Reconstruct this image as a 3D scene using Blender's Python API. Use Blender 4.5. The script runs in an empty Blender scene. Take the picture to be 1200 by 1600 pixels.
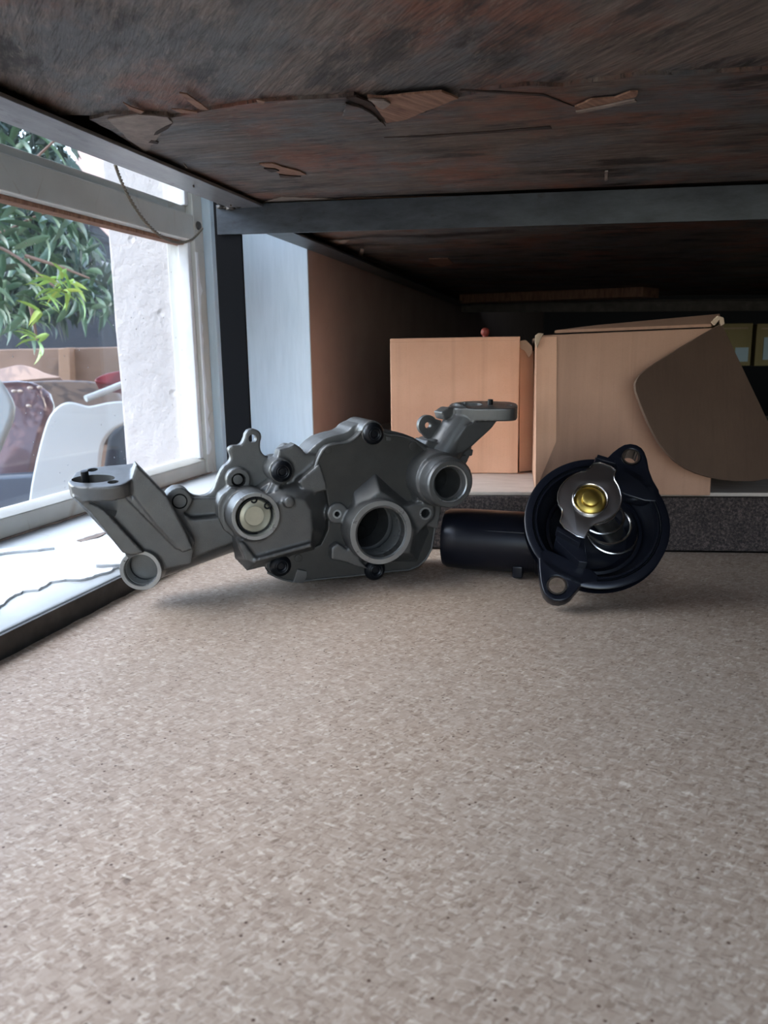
import bpy, bmesh, math, random
from mathutils import Vector, Matrix, noise
random.seed(7)
S = bpy.context.scene
COL = S.collection
# ------------------------------------------------------------------ camera
F = 1250.0; CAM = Vector((0, 0, .2))
PITCH = math.atan(252/1250); ROLL = math.atan(.0154); YAW = math.atan(335/1275)
FWD = Vector((-math.sin(YAW)*math.cos(PITCH), math.cos(YAW)*math.cos(PITCH), -math.sin(PITCH)))
_r = Vector((math.cos(YAW), math.sin(YAW), 0)); _u = _r.cross(FWD)
RIGHT = _r*math.cos(ROLL) - _u*math.sin(ROLL); UP = _u*math.cos(ROLL) + _r*math.sin(ROLL)
cd = bpy.data.cameras.new('camera'); cam = bpy.data.objects.new('camera', cd); COL.objects.link(cam)
cam.matrix_world = Matrix(((RIGHT.x, UP.x, -FWD.x, CAM.x), (RIGHT.y, UP.y, -FWD.y, CAM.y), (RIGHT.z, UP.z, -FWD.z, CAM.z), (0, 0, 0, 1)))
cd.sensor_fit = 'HORIZONTAL'; cd.sensor_width = 36; cd.lens = 36*F/1200; cd.clip_start = .01; cd.clip_end = 200
cd.dof.use_dof = True; cd.dof.focus_distance = .62; cd.dof.aperture_fstop = 24
S.camera = cam
# ------------------------------------------------------------------ world, sun, window portal, exposure
w = bpy.data.worlds.new('sky'); S.world = w; w.use_nodes = True
nt = w.node_tree; bg = nt.nodes['Background']
sk = nt.nodes.new('ShaderNodeTexSky'); sk.sky_type = 'NISHITA'; sk.sun_disc = False
sk.sun_elevation = math.radians(48); sk.sun_rotation = math.radians(-105)
hs = nt.nodes.new('ShaderNodeHueSaturation'); hs.inputs['Saturation'].default_value = .72
nt.links.new(sk.outputs[0], hs.inputs['Color']); nt.links.new(hs.outputs[0], bg.inputs['Color'])
bg.inputs['Strength'].default_value = .74
sd = bpy.data.lights.new('sun', 'SUN'); sun = bpy.data.objects.new('sun', sd); COL.objects.link(sun)
sd.energy = 2.0; sd.angle = .01; sd.color = (1, .93, .82)
sun.rotation_euler = Vector((-.75, .35, -1.0)).to_track_quat('-Z', 'Y').to_euler()
pl = bpy.data.lights.new('window_portal', 'AREA'); po = bpy.data.objects.new('window_portal', pl); COL.objects.link(po)
pl.shape = 'RECTANGLE'; pl.size = 1.15; pl.size_y = 2.4; pl.cycles.is_portal = True
po.location = (-.60, -.12, .58); po.rotation_euler = Vector((1, 0, 0)).to_track_quat('-Z', 'Y').to_euler()
pl2 = bpy.data.lights.new('fill_doorway_portal', 'AREA'); po2 = bpy.data.objects.new('fill_doorway_portal', pl2); COL.objects.link(po2)  # unseen doorway behind the camera, added as backfill
pl2.shape = 'RECTANGLE'; pl2.size = 1.15; pl2.size_y = 2.3; pl2.cycles.is_portal = True
po2.location = (.475, -1.97, .25); po2.rotation_euler = Vector((0, 1, 0)).to_track_quat('-Z', 'Y').to_euler()
S.view_settings.view_transform = 'Standard'; S.view_settings.look = 'None'
S.view_settings.gamma = 1; S.view_settings.use_curve_mapping = False
S.view_settings.exposure = 1.2
S.cycles.use_denoising = True
S.cycles.max_bounces = 8; S.cycles.diffuse_bounces = 5; S.cycles.transparent_max_bounces = 12

# ------------------------------------------------------------------ helpers
def ray(x, y): return RIGHT*((x-600)/F) - UP*((y-800)/F) + FWD
def hit(x, y, P, N):
    d = ray(x, y); return CAM + d*((Vector(P)-CAM).dot(Vector(N))/d.dot(Vector(N)))
def onz(x, y, z): return hit(x, y, (0, 0, z), (0, 0, 1))
def onx(x, y, X): return hit(x, y, (X, 0, 0), (1, 0, 0))
def ony(x, y, Y): return hit(x, y, (0, Y, 0), (0, 1, 0))
def dep(x, y, d): return CAM + ray(x, y)*d

def empty(name, loc, label, cat, group=None):
    o = bpy.data.objects.new(name, None); COL.objects.link(o); o.location = loc; o.empty_display_size = .02
    o['label'] = label; o['category'] = cat
    if group: o['group'] = group
    return o
def link(name, me, mat, parent=None):
    o = bpy.data.objects.new(name, me); COL.objects.link(o)
    if mat is not None and not me.materials: me.materials.append(mat)
    if parent is not None:
        o.parent = parent
        root = parent; off = Vector((0, 0, 0))
        while root is not None: off += root.location; root = root.parent
        o.location = -off
    return o
def smooth(me, ang=35):
    for p in me.polygons: p.use_smooth = True
    me.set_sharp_from_angle(angle=math.radians(ang))
def bake(o, mods):
    for kind, kw in mods:
        m = o.modifiers.new('m', kind)
        for k, v in kw.items(): setattr(m, k, v)
    bpy.context.view_layer.update()
    me = bpy.data.meshes.new_from_object(o.evaluated_get(bpy.context.evaluated_depsgraph_get()))
    o.modifiers.clear(); old = o.data; o.data = me; bpy.data.meshes.remove(old)
    return o
def obj(name, bm, mat, parent=None, bevel=0, seg=2, ang=35, mods=()):
    """link a bmesh built in world coordinates as one mesh object"""
    bmesh.ops.recalc_face_normals(bm, faces=bm.faces)
    me = bpy.data.meshes.new(name); bm.to_mesh(me); bm.free()
    me.materials.append(mat)
    o = link(name, me, None, parent)
    ml = list(mods)
    if bevel: ml.append(('BEVEL', dict(width=bevel, segments=seg, limit_method='ANGLE', angle_limit=math.radians(28))))
    if ml: bake(o, ml)
    smooth(o.data, ang)
    if bevel: wn(o)
    return o
def wn(o): return bake(o, [('WEIGHTED_NORMAL', dict(keep_sharp=True, weight=80))])
def tag(o, label, cat, group=None, kind=None):
    o['label'] = label; o['category'] = cat
    if group: o['group'] = group
    if kind: o['kind'] = kind
    return o
def struct(o): o['kind'] = 'structure'; return o

def prism(bm, pts, back):
    """closed solid from a loop of points, swept by the vector back (or to a second loop)"""
    a = [bm.verts.new(p) for p in pts]
    b = [bm.verts.new((Vector(p)+back) if isinstance(back, Vector) else q) for p, q in zip(pts, back if not isinstance(back, Vector) else pts)]
    n = len(a)
    bm.faces.new(a); bm.faces.new(b[::-1])
    for i in range(n):
        j = (i+1) % n
        bm.faces.new((a[i], b[i], b[j], a[j]))
    return bm
def box(bm, x0, x1, y0, y1, z0, z1):
    return prism(bm, [(x0, y0, z0), (x1, y0, z0), (x1, y1, z0), (x0, y1, z0)], Vector((0, 0, z1-z0)))
def basis(n):
    n = n.normalized(); t = Vector((0, 0, 1)) if abs(n.z) < .9 else Vector((1, 0, 0))
    a = t.cross(n).normalized(); return a, n.cross(a), n
def lathe(bm, c, n, prof, seg=48, closed=True):
    """prof: list of (radius, height along n); closed ring solid if closed"""
    a, b, n = basis(Vector(n)); c = Vector(c); rings = []
    for r, h in prof:
        if r < 1e-7: rings.append([bm.verts.new(c+n*h)])
        else: rings.append([bm.verts.new(c+n*h+a*(r*math.cos(t*2*math.pi/seg))+b*(r*math.sin(t*2*math.pi/seg))) for t in range(seg)])
    m = len(rings)
    for i in range(m if closed else m-1):
        p, q = rings[i], rings[(i+1) % m]
        if len(p) == 1 and len(q) == 1: continue
        for t in range(seg):
            u = (t+1) % seg
            if len(p) == 1: bm.faces.new((p[0], q[t], q[u]))
            elif len(q) == 1: bm.faces.new((p[t], q[0], p[u]))
            else: bm.faces.new((p[t], q[t], q[u], p[u]))
    return bm
def cyl(bm, p0, p1, r0, r1=None, seg=32):
    p0 = Vector(p0); p1 = Vector(p1); r1 = r0 if r1 is None else r1
    L = (p1-p0).length
    return lathe(bm, p0, p1-p0, [(0, 0), (r0, 0), (r1, L), (0, L)], seg, False)
def tube(bm, pts, r, seg=8, taper=None):
    pts = [Vector(p) for p in pts]; rings = []; up = None
    for i, p in enumerate(pts):
        d = (pts[min(i+1, len(pts)-1)]-pts[max(i-1, 0)]).normalized()
        if up is None: up = basis(d)[0]
        up = (up-d*up.dot(d)).normalized(); v = d.cross(up)
        rr = r if taper is None else r*(1+(taper-1)*i/(len(pts)-1))
        rings.append([bm.verts.new(p+up*rr*math.cos(2*math.pi*t/seg)+v*rr*math.sin(2*math.pi*t/seg)) for t in range(seg)])
    for a, b in zip(rings, rings[1:]):
        for t in range(seg): bm.faces.new((a[t], a[(t+1) % seg], b[(t+1) % seg], b[t]))
    bm.faces.new(rings[0][::-1]); bm.faces.new(rings[-1])
    return bm
def chaikin(pts, n=1, closed=True):
    pts = [Vector(p) for p in pts]
    for _ in range(n):
        out = []
        m = len(pts)
        for i in range(m if closed else m-1):
            a, b = pts[i], pts[(i+1) % m]
            out += [a*.75+b*.25, a*.25+b*.75]
        if not closed: out = [pts[0]]+out+[pts[-1]]
        pts = out
    return pts
def ragged(pts, amp, step, closed=True, seed=0):
    rnd = random.Random(seed); out = []
    m = len(pts)
    for i in range(m if closed else m-1):
        a, b = Vector(pts[i]), Vector(pts[(i+1) % m]); k = max(1, int((b-a).length/step))
        for j in range(k):
            p = a.lerp(b, j/k)
            out.append(p+(Vector((rnd.uniform(-1, 1), rnd.uniform(-1, 1), 0))*amp if j else Vector((0, 0, 0))))
    return out
def cut(o, bms, solver='MANIFOLD'):
    """cut closed bmeshes (world coordinates) out of o"""
    for bm in bms:
        bmesh.ops.recalc_face_normals(bm, faces=bm.faces)
        me = bpy.data.meshes.new('cutter'); bm.to_mesh(me); bm.free()
        c = bpy.data.objects.new('cutter', me); COL.objects.link(c)
        if o.parent: c.parent = o.parent; c.location = o.location
        bake(o, [('BOOLEAN', dict(operation='DIFFERENCE', solver=solver, object=c))])
        bpy.data.objects.remove(c); bpy.data.meshes.remove(me)
    return o
def N():  return bmesh.new()

# ------------------------------------------------------------------ materials
class Mt:
    def __init__(s, name, rough=.6, metal=0, base=(.5, .5, .5), coat=0, spec=.5):
        s.m = bpy.data.materials.new(name); s.m.use_nodes = True; s.t = s.m.node_tree
        s.b = s.t.nodes['Principled BSDF']
        s.b.inputs['Roughness'].default_value = rough; s.b.inputs['Metallic'].default_value = metal
        s.b.inputs['Base Color'].default_value = (*base, 1); s.b.inputs['Coat Weight'].default_value = coat
        s.b.inputs['Specular IOR Level'].default_value = spec
        s.co = s.t.nodes.new('ShaderNodeTexCoord').outputs['Object']
        s.h = None
    def map(s, scale=(1, 1, 1), rot=(0, 0, 0)):
        src = s.co
        if any(rot):
            r_ = s.t.nodes.new('ShaderNodeMapping'); r_.inputs['Rotation'].default_value = rot; s.t.links.new(src, r_.inputs['Vector']); src = r_.outputs[0]
        n = s.t.nodes.new('ShaderNodeMapping'); n.inputs['Scale'].default_value = scale
        s.t.links.new(src, n.inputs['Vector']); return n.outputs[0]
    def noise(s, scale, detail=4, rough=.6, vec=None, dist=0):
        n = s.t.nodes.new('ShaderNodeTexNoise'); n.inputs['Scale'].default_value = scale; n.inputs['Detail'].default_value = detail
        n.inputs['Roughness'].default_value = rough; n.inputs['Distortion'].default_value = dist
        s.t.links.new(vec or s.co, n.inputs['Vector']); return n.outputs['Fac']
    def voro(s, scale, vec=None, out='Distance', feature='F1'):
        n = s.t.nodes.new('ShaderNodeTexVoronoi'); n.feature = feature; n.inputs['Scale'].default_value = scale
        s.t.links.new(vec or s.co, n.inputs['Vector']); return n.outputs[out]
    def ramp(s, f, stops, const=False):
        n = s.t.nodes.new('ShaderNodeValToRGB'); cr = n.color_ramp
        if const: cr.interpolation = 'CONSTANT'
        while len(cr.elements) < len(stops): cr.elements.new(.5)
        for e, (p, c) in zip(cr.elements, stops):
            e.position = p; e.color = (*c, 1) if not isinstance(c, (int, float)) else (c, c, c, 1)
        s.t.links.new(f, n.inputs[0]); return n.outputs[0]
    def mix(s, f, a, b, mode='MIX'):
        n = s.t.nodes.new('ShaderNodeMix'); n.data_type = 'RGBA'; n.blend_type = mode
        for sock, v in ((n.inputs[0], f), (n.inputs[6], a), (n.inputs[7], b)):
            if isinstance(v, (int, float)): sock.default_value = v
            elif isinstance(v, tuple): sock.default_value = (*v, 1)
            else: s.t.links.new(v, sock)
        return n.outputs[2]
    def color(s, c): s.t.links.new(c, s.b.inputs['Base Color']); return s
    def rough(s, f): s.t.links.new(f, s.b.inputs['Roughness']); return s
    def bump(s, f, strength=.3, dist=.001):
        n = s.t.nodes.new('ShaderNodeBump'); n.inputs['Strength'].default_value = strength; n.inputs['Distance'].default_value = dist
        s.t.links.new(f, n.inputs['Height'])
        if s.h is not None: s.t.links.new(s.h, n.inputs['Normal'])
        s.h = n.outputs[0]; s.t.links.new(s.h, s.b.inputs['Normal']); return s

def m_alu(name, base, rough, bumpy=.35):
    m = Mt(name, rough, .7)
    c = m.ramp(m.noise(60, 5), [(.3, tuple(x*.82 for x in base)), (.7, base)])
    m.color(c).rough(m.ramp(m.noise(90, 4), [(.3, rough-.06), (.7, rough+.1)]))
    m.bump(m.noise(1500, 3), bumpy, .0004); return m.m
CAST = m_alu('cast_aluminium', (.15, .15, .145), .42)
COVER = m_alu('cast_cover', (.075, .073, .067), .5, .25)
MACH = m_alu('machined_aluminium', (.40, .41, .40), .3, .1)
CREAM = m_alu('machined_cup', (.50, .47, .36), .5, .1)
STEEL = Mt('bright_steel', .2, 1, (.55, .54, .52)).m
BRASS = Mt('brass', .38, 1, (.50, .36, .09)).m
m = Mt('black_plastic', .28, 0, (.005, .006, .010), 0, .35); m.bump(m.noise(500, 3), .06, .0003); PLAST = m.m
RUBB = Mt('black_rubber', .4, 0, (.004, .005, .007), 0, .3).m
BORE = Mt('bore_shade', .9, 0, (.008, .008, .008), 0, .1).m  # near-black; shade of bores and recesses put into the colour
m = Mt('chipboard_top', .62, spec=.35)
def cells(sc, ax, rot, stops):
    v = m.map(ax, (0, 0, rot)); n = m.t.nodes.new('ShaderNodeVectorMath'); n.operation = 'MULTIPLY_ADD'
    nz = m.t.nodes.new('ShaderNodeTexNoise'); nz.inputs['Scale'].default_value = 260; m.t.links.new(m.co, nz.inputs['Vector'])
    m.t.links.new(nz.outputs['Color'], n.inputs[0]); n.inputs[1].default_value = (.003, .003, 0); m.t.links.new(v, n.inputs[2])
    return m.ramp(m.voro(sc, n.outputs[0], 'Color'), stops)
ST = [(.0, (.05, .028, .016)), (.10, (.17, .11, .072)), (.35, (.315, .23, .17)), (.7, (.385, .295, .225)), (.92, (.58, .49, .40)), (1., (.70, .61, .51))]
c = m.mix(.5, cells(860, (1, .38, 1), .5, ST), cells(700, (.42, 1, 1), .3, ST))
c = m.mix(m.ramp(m.noise(6, 3), [(.35, 0.), (.7, .35)]), c, (.30, .25, .205), 'MIX')
dk = m.ramp(m.voro(210), [(.0, 1.), (.13, 1.), (.16, 0.)]); dk2 = m.ramp(m.noise(90, 2), [(.52, 0.), (.58, 1.)])
c = m.mix(m.mix(1., dk, dk2, 'MULTIPLY'), c, (.07, .035, .02))
m.color(c).bump(m.noise(500, 3), .12, .0004); MDF = m.m
m = Mt('chipboard_edge', .8)
m.color(m.ramp(m.noise(200, 4, .8), [(.3, (.03, .018, .012)), (.6, (.16, .1, .07)), (.8, (.3, .2, .15))])).bump(m.noise(250, 4), .6, .001); MDFE = m.m
m = Mt('speckled_step_face', .85)
m.color(m.ramp(m.noise(420, 3, .8), [(.36, (.010, .008, .008)), (.52, (.055, .04, .036)), (.68, (.14, .105, .095))])).bump(m.noise(260, 4, .8), .9, .002); SPECK = m.m
m = Mt('pale_board', .6); m.color(m.ramp(m.noise(40, 5, .6, m.map((1, 6, 1))), [(.3, (.46, .38, .32)), (.7, (.60, .52, .45))])); PALE = m.m
def m_ply(name, rotz, warm, light=1.0):
    m = Mt(name, .62, spec=.4)
    v = m.map((1.2, 16, 1), (0, 0, rotz))
    g = m.ramp(m.noise(14, 8, .72, v, .6), [(.28, (.035*light, .026*light, .022*light)), (.48, (.105*light, .078*light, .063*light)), (.72, (.22*light, .175*light, .145*light))])
    red = m.ramp(m.noise(8, 6, .68), [(.49, 0.), (.60, .75)])
    c = m.mix(red, g, m.mix(m.noise(40, 4, .7, v), (.15, .042, .022), (.30, .115, .065)))
    gr = m.ramp(m.noise(8, 7, .7, m.map((1, 1.8, 1), (0, 0, rotz))), [(.49, 0.), (.60, .9)])
    c = m.mix(gr, c, m.mix(m.noise(60, 4, .7, v), (.06, .065, .07), (.17, .175, .18)))
    st = m.ramp(m.noise(9, 6, .7, m.map((1, 3, 1), (0, 0, rotz))), [(.38, .95), (.47, 0.)])
    c = m.mix(st, c, (.018, .013, .012))
    lt = m.ramp(m.noise(45, 8, .85, m.map((1, 6, 1), (0, 0, rotz+.2))), [(.55, 0.), (.68, .7)])
    sc = m.ramp(m.noise(70, 6, .8, m.map((.6, 12, 1), (0, 0, rotz-.15))), [(.40, .8), (.48, 0.)]); c = m.mix(sc, c, (.02, .015, .013))
    c = m.mix(lt, c, (.36, .30, .25))
    m.color(c).rough(m.ramp(m.noise(10, 5), [(.35, .38), (.65, .75)]))
    m.bump(m.noise(30, 7, .7, v), .9, .0025); m.bump(m.noise(7, 5), .4, .006); return m.m
PLY = m_ply('cross_grain_ply', .92, .2, 1.4); VEN = m_ply('face_veneer', .08, .6, 1.1)
m = Mt('torn_wood', .8); v = m.map((40, 4, 4), (0, 0, .5))
m.color(m.ramp(m.noise(8, 5, .7, v), [(.3, (.12, .055, .035)), (.7, (.36, .20, .13))])).bump(m.noise(12, 5, .7, v), .8, .001); TORN = m.m
m = Mt('pale_torn_wood', .8); m.color(m.ramp(m.noise(50, 5, .7), [(.3, (.13, .10, .085)), (.7, (.30, .24, .20))])).bump(m.noise(80, 5), .5, .001); TORNP = m.m
m = Mt('dark_ply_core', .9); m.color(m.ramp(m.noise(60, 4), [(.3, (.008, .005, .004)), (.7, (.045, .022, .014))])); CORE = m.m
m = Mt('painted_steel', .42, .55)
c = m.ramp(m.noise(18, 6, .7, m.map((1, 3, 3))), [(.3, (.035, .042, .05)), (.7, (.085, .10, .115))])
c = m.mix(m.ramp(m.noise(40, 5, .7), [(.62, 0.), (.72, .8)]), c, (.035, .03, .028))
m.color(c).bump(m.noise(300, 3), .15, .0004); IRON = m.m
m = Mt('grey_steel', .36, .6)
c = m.ramp(m.noise(30, 6, .7, m.map((3, .6, 1))), [(.3, (.17, .17, .18)), (.7, (.29, .29, .29))])
c = m.mix(m.ramp(m.noise(22, 5, .7, m.map((3, 1, 1))), [(.60, 0.), (.70, .7)]), c, (.06, .05, .045))
m.color(c).bump(m.noise(300, 3), .15, .0004); IRONL = m.m
m = Mt('black_steel', .7, 0, (.003, .0035, .005), 0, .1); IRONB = m.m
m = Mt('dark_brown_steel', .55, .3); m.color(m.ramp(m.noise(40, 4), [(.3, (.05, .043, .038)), (.7, (.10, .088, .078))])); IRONR = m.m
def m_paint(name, a, b, dirt=(.35, .26, .18), amt=.5, bs=.3):
    m = Mt(name, .55)
    c = m.ramp(m.noise(15, 5), [(.3, a), (.7, b)])
    cr = m.ramp(m.voro(9, m.map((3, 1, 1)), feature='DISTANCE_TO_EDGE'), [(.0, 1.), (.012, 0.)])
    k = m.ramp(m.noise(12, 5), [(.5, 0.), (.62, amt)])
    c = m.mix(m.mix(1., cr, k, 'MULTIPLY'), c, dirt)
    m.color(c).bump(m.noise(60, 5), bs, .001); return m.m
PAINT = m_paint('cream_gloss_paint', (.50, .50, .46), (.58, .58, .54))
SILL = m_paint('white_sill_paint', (.56, .60, .62), (.62, .66, .68), amt=.3)
FLAKE = m_paint('bare_white_undercoat', (.70, .72, .74), (.80, .82, .84), amt=.2, bs=.9)
m = Mt('white_plaster', .8)
c = m.ramp(m.noise(8, 5), [(.3, (.47, .44, .43)), (.7, (.54, .51, .50))])
m.color(c).bump(m.noise(28, 6, .65), .9, .006); m.bump(m.noise(160, 4), .3, .001)
m.bump(m.ramp(m.voro(22), [(.0, 0.), (.14, 1.)]), .8, .004); PLAS = m.m
m = Mt('skylit_reveal_paint', .6); m.color(m.ramp(m.noise(30, 4, .6, m.map((6, 6, .6))), [(.3, (.47, .57, .64)), (.7, (.53, .63, .70))])).bump(m.noise(150, 3), .2, .0006); REV = m.m  # white paint tinted blue, skylight on the reveal put into the colour
m = Mt('inner_wall_plaster', .8); m.color(m.ramp(m.noise(10, 4), [(.3, (.42, .31, .27)), (.7, (.50, .38, .34))])).bump(m.noise(90, 4), .2, .001); WALL = m.m
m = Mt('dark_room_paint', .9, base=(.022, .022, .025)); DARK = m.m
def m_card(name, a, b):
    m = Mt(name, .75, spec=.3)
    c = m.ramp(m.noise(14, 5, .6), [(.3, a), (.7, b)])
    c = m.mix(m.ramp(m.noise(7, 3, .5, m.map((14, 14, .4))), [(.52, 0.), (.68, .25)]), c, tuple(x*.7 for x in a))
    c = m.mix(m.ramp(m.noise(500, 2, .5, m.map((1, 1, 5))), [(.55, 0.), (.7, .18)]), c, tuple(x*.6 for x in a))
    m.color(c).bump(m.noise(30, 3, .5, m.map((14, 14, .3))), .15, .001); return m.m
CARD1 = m_card('peach_cardboard', (.66, .36, .225), (.74, .43, .28)); CARD2 = m_card('tan_cardboard', (.40, .225, .145), (.46, .27, .18))
CARD3 = m_card('shaded_brown_flap', (.10, .06, .04), (.13, .08, .052)); CARDE = m_card('cardboard_edge', (.42, .30, .2), (.6, .45, .32))  # flap brown darkened further, shade away from the window put into the colour
CARDY = m_card('olive_cardboard', (.30, .25, .12), (.36, .3, .15))
# window glass: clear with a weak mirror reflection and dust
gm = bpy.data.materials.new('dusty_glass'); gm.use_nodes = True; t = gm.node_tree; t.nodes.remove(t.nodes['Principled BSDF'])
tr = t.nodes.new('ShaderNodeBsdfTransparent'); tr.inputs[0].default_value = (.93, .96, .97, 1)
gl = t.nodes.new('ShaderNodeBsdfGlossy'); gl.inputs['Roughness'].default_value = .03
df = t.nodes.new('ShaderNodeBsdfDiffuse'); df.inputs[0].default_value = (.8, .85, .9, 1)
lwf = t.nodes.new('ShaderNodeLayerWeight'); lw = t.nodes.new('ShaderNodeMath'); lw.operation = 'POWER'; lw.inputs[1].default_value = 3.5; t.links.new(lwf.outputs['Facing'], lw.inputs[0])
m1 = t.nodes.new('ShaderNodeMixShader'); m2 = t.nodes.new('ShaderNodeMixShader')
tc = t.nodes.new('ShaderNodeTexCoord'); vo = t.nodes.new('ShaderNodeTexVoronoi'); vo.inputs['Scale'].default_value = 55
rp = t.nodes.new('ShaderNodeValToRGB'); rp.color_ramp.elements[0].position = .035; rp.color_ramp.elements[0].color = (.6, .6, .6, 1)
rp.color_ramp.elements[1].position = .07; rp.color_ramp.elements[1].color = (.014, .014, .014, 1)
L = t.links.new
L(tc.outputs['Object'], vo.inputs['Vector']); L(vo.outputs['Distance'], rp.inputs[0])
L(lw.outputs[0], m1.inputs[0]); L(tr.outputs[0], m1.inputs[1]); L(gl.outputs[0], m1.inputs[2])
L(rp.outputs[0], m2.inputs[0]); L(m1.outputs[0], m2.inputs[1]); L(df.outputs[0], m2.inputs[2]); L(m2.outputs[0], t.nodes['Material Output'].inputs[0])
GLASS = gm

# ================================================================== the building
def slab(name, x0, x1, y0, y1, z0, z1, mat, bev=0):
    return struct(obj(name, box(N(), x0, x1, y0, y1, z0, z1), mat, None, bev))
XI, XF, YR = -.400, -.545, 1.112          # inner wall face, window frame face, end of the window opening
ZS = .026                                  # sill height at the frame
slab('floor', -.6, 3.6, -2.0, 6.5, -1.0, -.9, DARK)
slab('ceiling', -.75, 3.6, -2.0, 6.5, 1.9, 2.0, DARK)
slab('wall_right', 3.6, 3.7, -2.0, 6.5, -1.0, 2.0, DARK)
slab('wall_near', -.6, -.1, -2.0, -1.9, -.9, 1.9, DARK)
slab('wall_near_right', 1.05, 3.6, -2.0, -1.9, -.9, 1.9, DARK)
slab('wall_near_top', -.1, 1.05, -2.0, -1.9, 1.4, 1.9, DARK)  # closes the top of the unseen opening added for fill light
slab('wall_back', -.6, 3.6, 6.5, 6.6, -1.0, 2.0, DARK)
# wall with the window in it: below, above, far pier (inner half plaster, reveal skin, outer half)
slab('wall_left_lower', -.66, XI, -1.45, YR, -.9, -.012, WALL)
slab('wall_left_near', -.66, XI, -1.9, -1.45, -.9, 1.9, WALL)
slab('wall_left_upper', -.66, XI, -1.45, YR, 1.15, 1.9, WALL)
wl = slab('wall_left', -.56, XI, YR+.004, 6.5, -.9, 1.9, WALL)
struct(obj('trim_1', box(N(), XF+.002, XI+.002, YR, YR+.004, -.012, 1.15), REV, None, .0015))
# outer pier: white plastered reveal outside the glass
bm = N(); YP = 1.075
q = [onz(0, 0, 0)]
xo = ony(181, 530, YP).x
prism(bm, [(XF-.035, YP, -.9), (xo, YP, -.9), (xo-.02, YP+.25, -.9), (XF-.035, YP+.25, -.9)], Vector((0, 0, 2.8)))
bmesh.ops.subdivide_edges(bm, edges=[e for e in bm.edges if abs(e.verts[0].co.z-e.verts[1].co.z) > 1], cuts=60)
for v in bm.verts: v.co.x += .0022*noise.noise(v.co*9); v.co.y += .0015*noise.noise(v.co*7+Vector((3, 0, 0)))
struct(obj('wall_outside', bm, PLAS, None, .004))
# scratches gouged in the plaster, proud rims
struct(obj('wall_added_shade', box(N(), -6.5, -.75, -3.2, -3.0, -1.2, 2.6), WALL))  # unseen wing added to cut skylight on the outer pier
struct(obj('ceiling_added_shade', box(N(), -1.15, -.75, -2.9, 6.5, 1.75, 1.83), DARK))  # unseen eave added to shade the outer pier from above
# window_1: frame, transom, glass, sill
we = bpy.data.objects.new('window_1', None); COL.objects.link(we); we['kind'] = 'structure'; we.location = (XF, 0, ZS)
FD = .045
def bar(name, pts, mat=PAINT, bev=.0025): # box bars of the window
    x0, x1, y0, y1, z0, z1 = pts
    o = obj(name, box(N(), x0, x1, y0, y1, z0, z1), mat, we, bev); return o
y_st = 1.062
bar('stile', (XF-FD, XF, y_st, YR-.022, .02, 1.13))
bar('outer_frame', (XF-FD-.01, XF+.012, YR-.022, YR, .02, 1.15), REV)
bar('stile', (XF-FD, XF, -1.45, -1.40, .02, 1.13))
zt0, zt1 = .353, .400
bar('transom', (XF-FD, XF, -1.40, y_st, zt0, zt1-.012))
bar('transom', (XF-FD, XF-.010, -1.40, y_st, zt1-.012, zt1))
bar('bottom_rail', (XF-FD, XF-.003, -1.40, y_st, .018, .047))
bar('top_rail', (XF-FD, XF, -1.40, y_st, 1.08, 1.13))
# beads around the lower pane, cracked putty
bm = N()
prism(bm, [(XF-.003, -1.40, .047), (XF-.012, -1.40, .051), (XF-.020, -1.40, .052), (XF-.020, -1.40, .047)], Vector((0, y_st+1.40, 0)))
obj('glazing_bead', bm, PAINT, we)
bm = N(); box(bm, XF-.022, XF-.006, y_st-.010, y_st, .05, zt0); obj('glazing_bead', bm, FLAKE, we, .002)
bm = N(); box(bm, XF-.022, XF-.006, y_st-.010, y_st, zt1, 1.08); obj('glazing_bead', bm, FLAKE, we, .002)
bm = N(); box(bm, XF-.028, XF-.012, -1.40, y_st, zt0-.005, zt0); obj('glazing_bead', bm, TORN, we, .001)
bm = N(); box(bm, XF-.026, XF-.023, -1.40, y_st, .049, zt0-.002); g = obj('window_pane', bm, GLASS, we)
bm = N(); box(bm, XF-.026, XF-.023, -1.40, y_st, zt1+.001, 1.08); g = obj('window_pane', bm, GLASS, we)
# peeled paint strip on the jamb beside the pane (ragged sliver)
bm = N(); pts = []
for k in range(34):
    z = .055+k*.0086; pts.append(Vector((XF+.0012, y_st+.004+.012*abs(noise.noise(Vector((k*.35, 1, 0))))*(1.5-.0*k), z)))
base = [Vector((XF+.0012, y_st, p.z)) for p in pts]
prism(bm, pts+base[::-1], Vector((-.0022, 0, 0))); obj('peeled_paint', bm, FLAKE, we)
# bead on corner
bm = N(); lathe(bm, (XF+.001, y_st+.010, .375), (1, 0, 0), [(0, 0), (.006, 0), (.005, .003), (0, .004)], 12, False); obj('filler_lump', bm, IRONR, we)
# sill
bm = N()
SX = -.3905
prof = [(XF+.0, ZS), (XF+.05, ZS-.002), (XI-.012, ZS-.006), (SX, ZS-.012), (SX, -.012), (XF-.05, -.012), (XF-.05, ZS)]
prism(bm, [(x, -1.45, z) for x, z in prof], Vector((0, YR+1.45, 0))); struct(obj('trim_2', bm, SILL, None, .002))
def zs(x): # sill height
    if x < XF+.05: return ZS-.002*(x-XF)/.05
    if x < XI-.012: return ZS-.002-.004*(x-XF-.05)/(XI-.012-XF-.05)
    return ZS-.006-.006*(x-XI+.012)/(SX-XI+.012)
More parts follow.
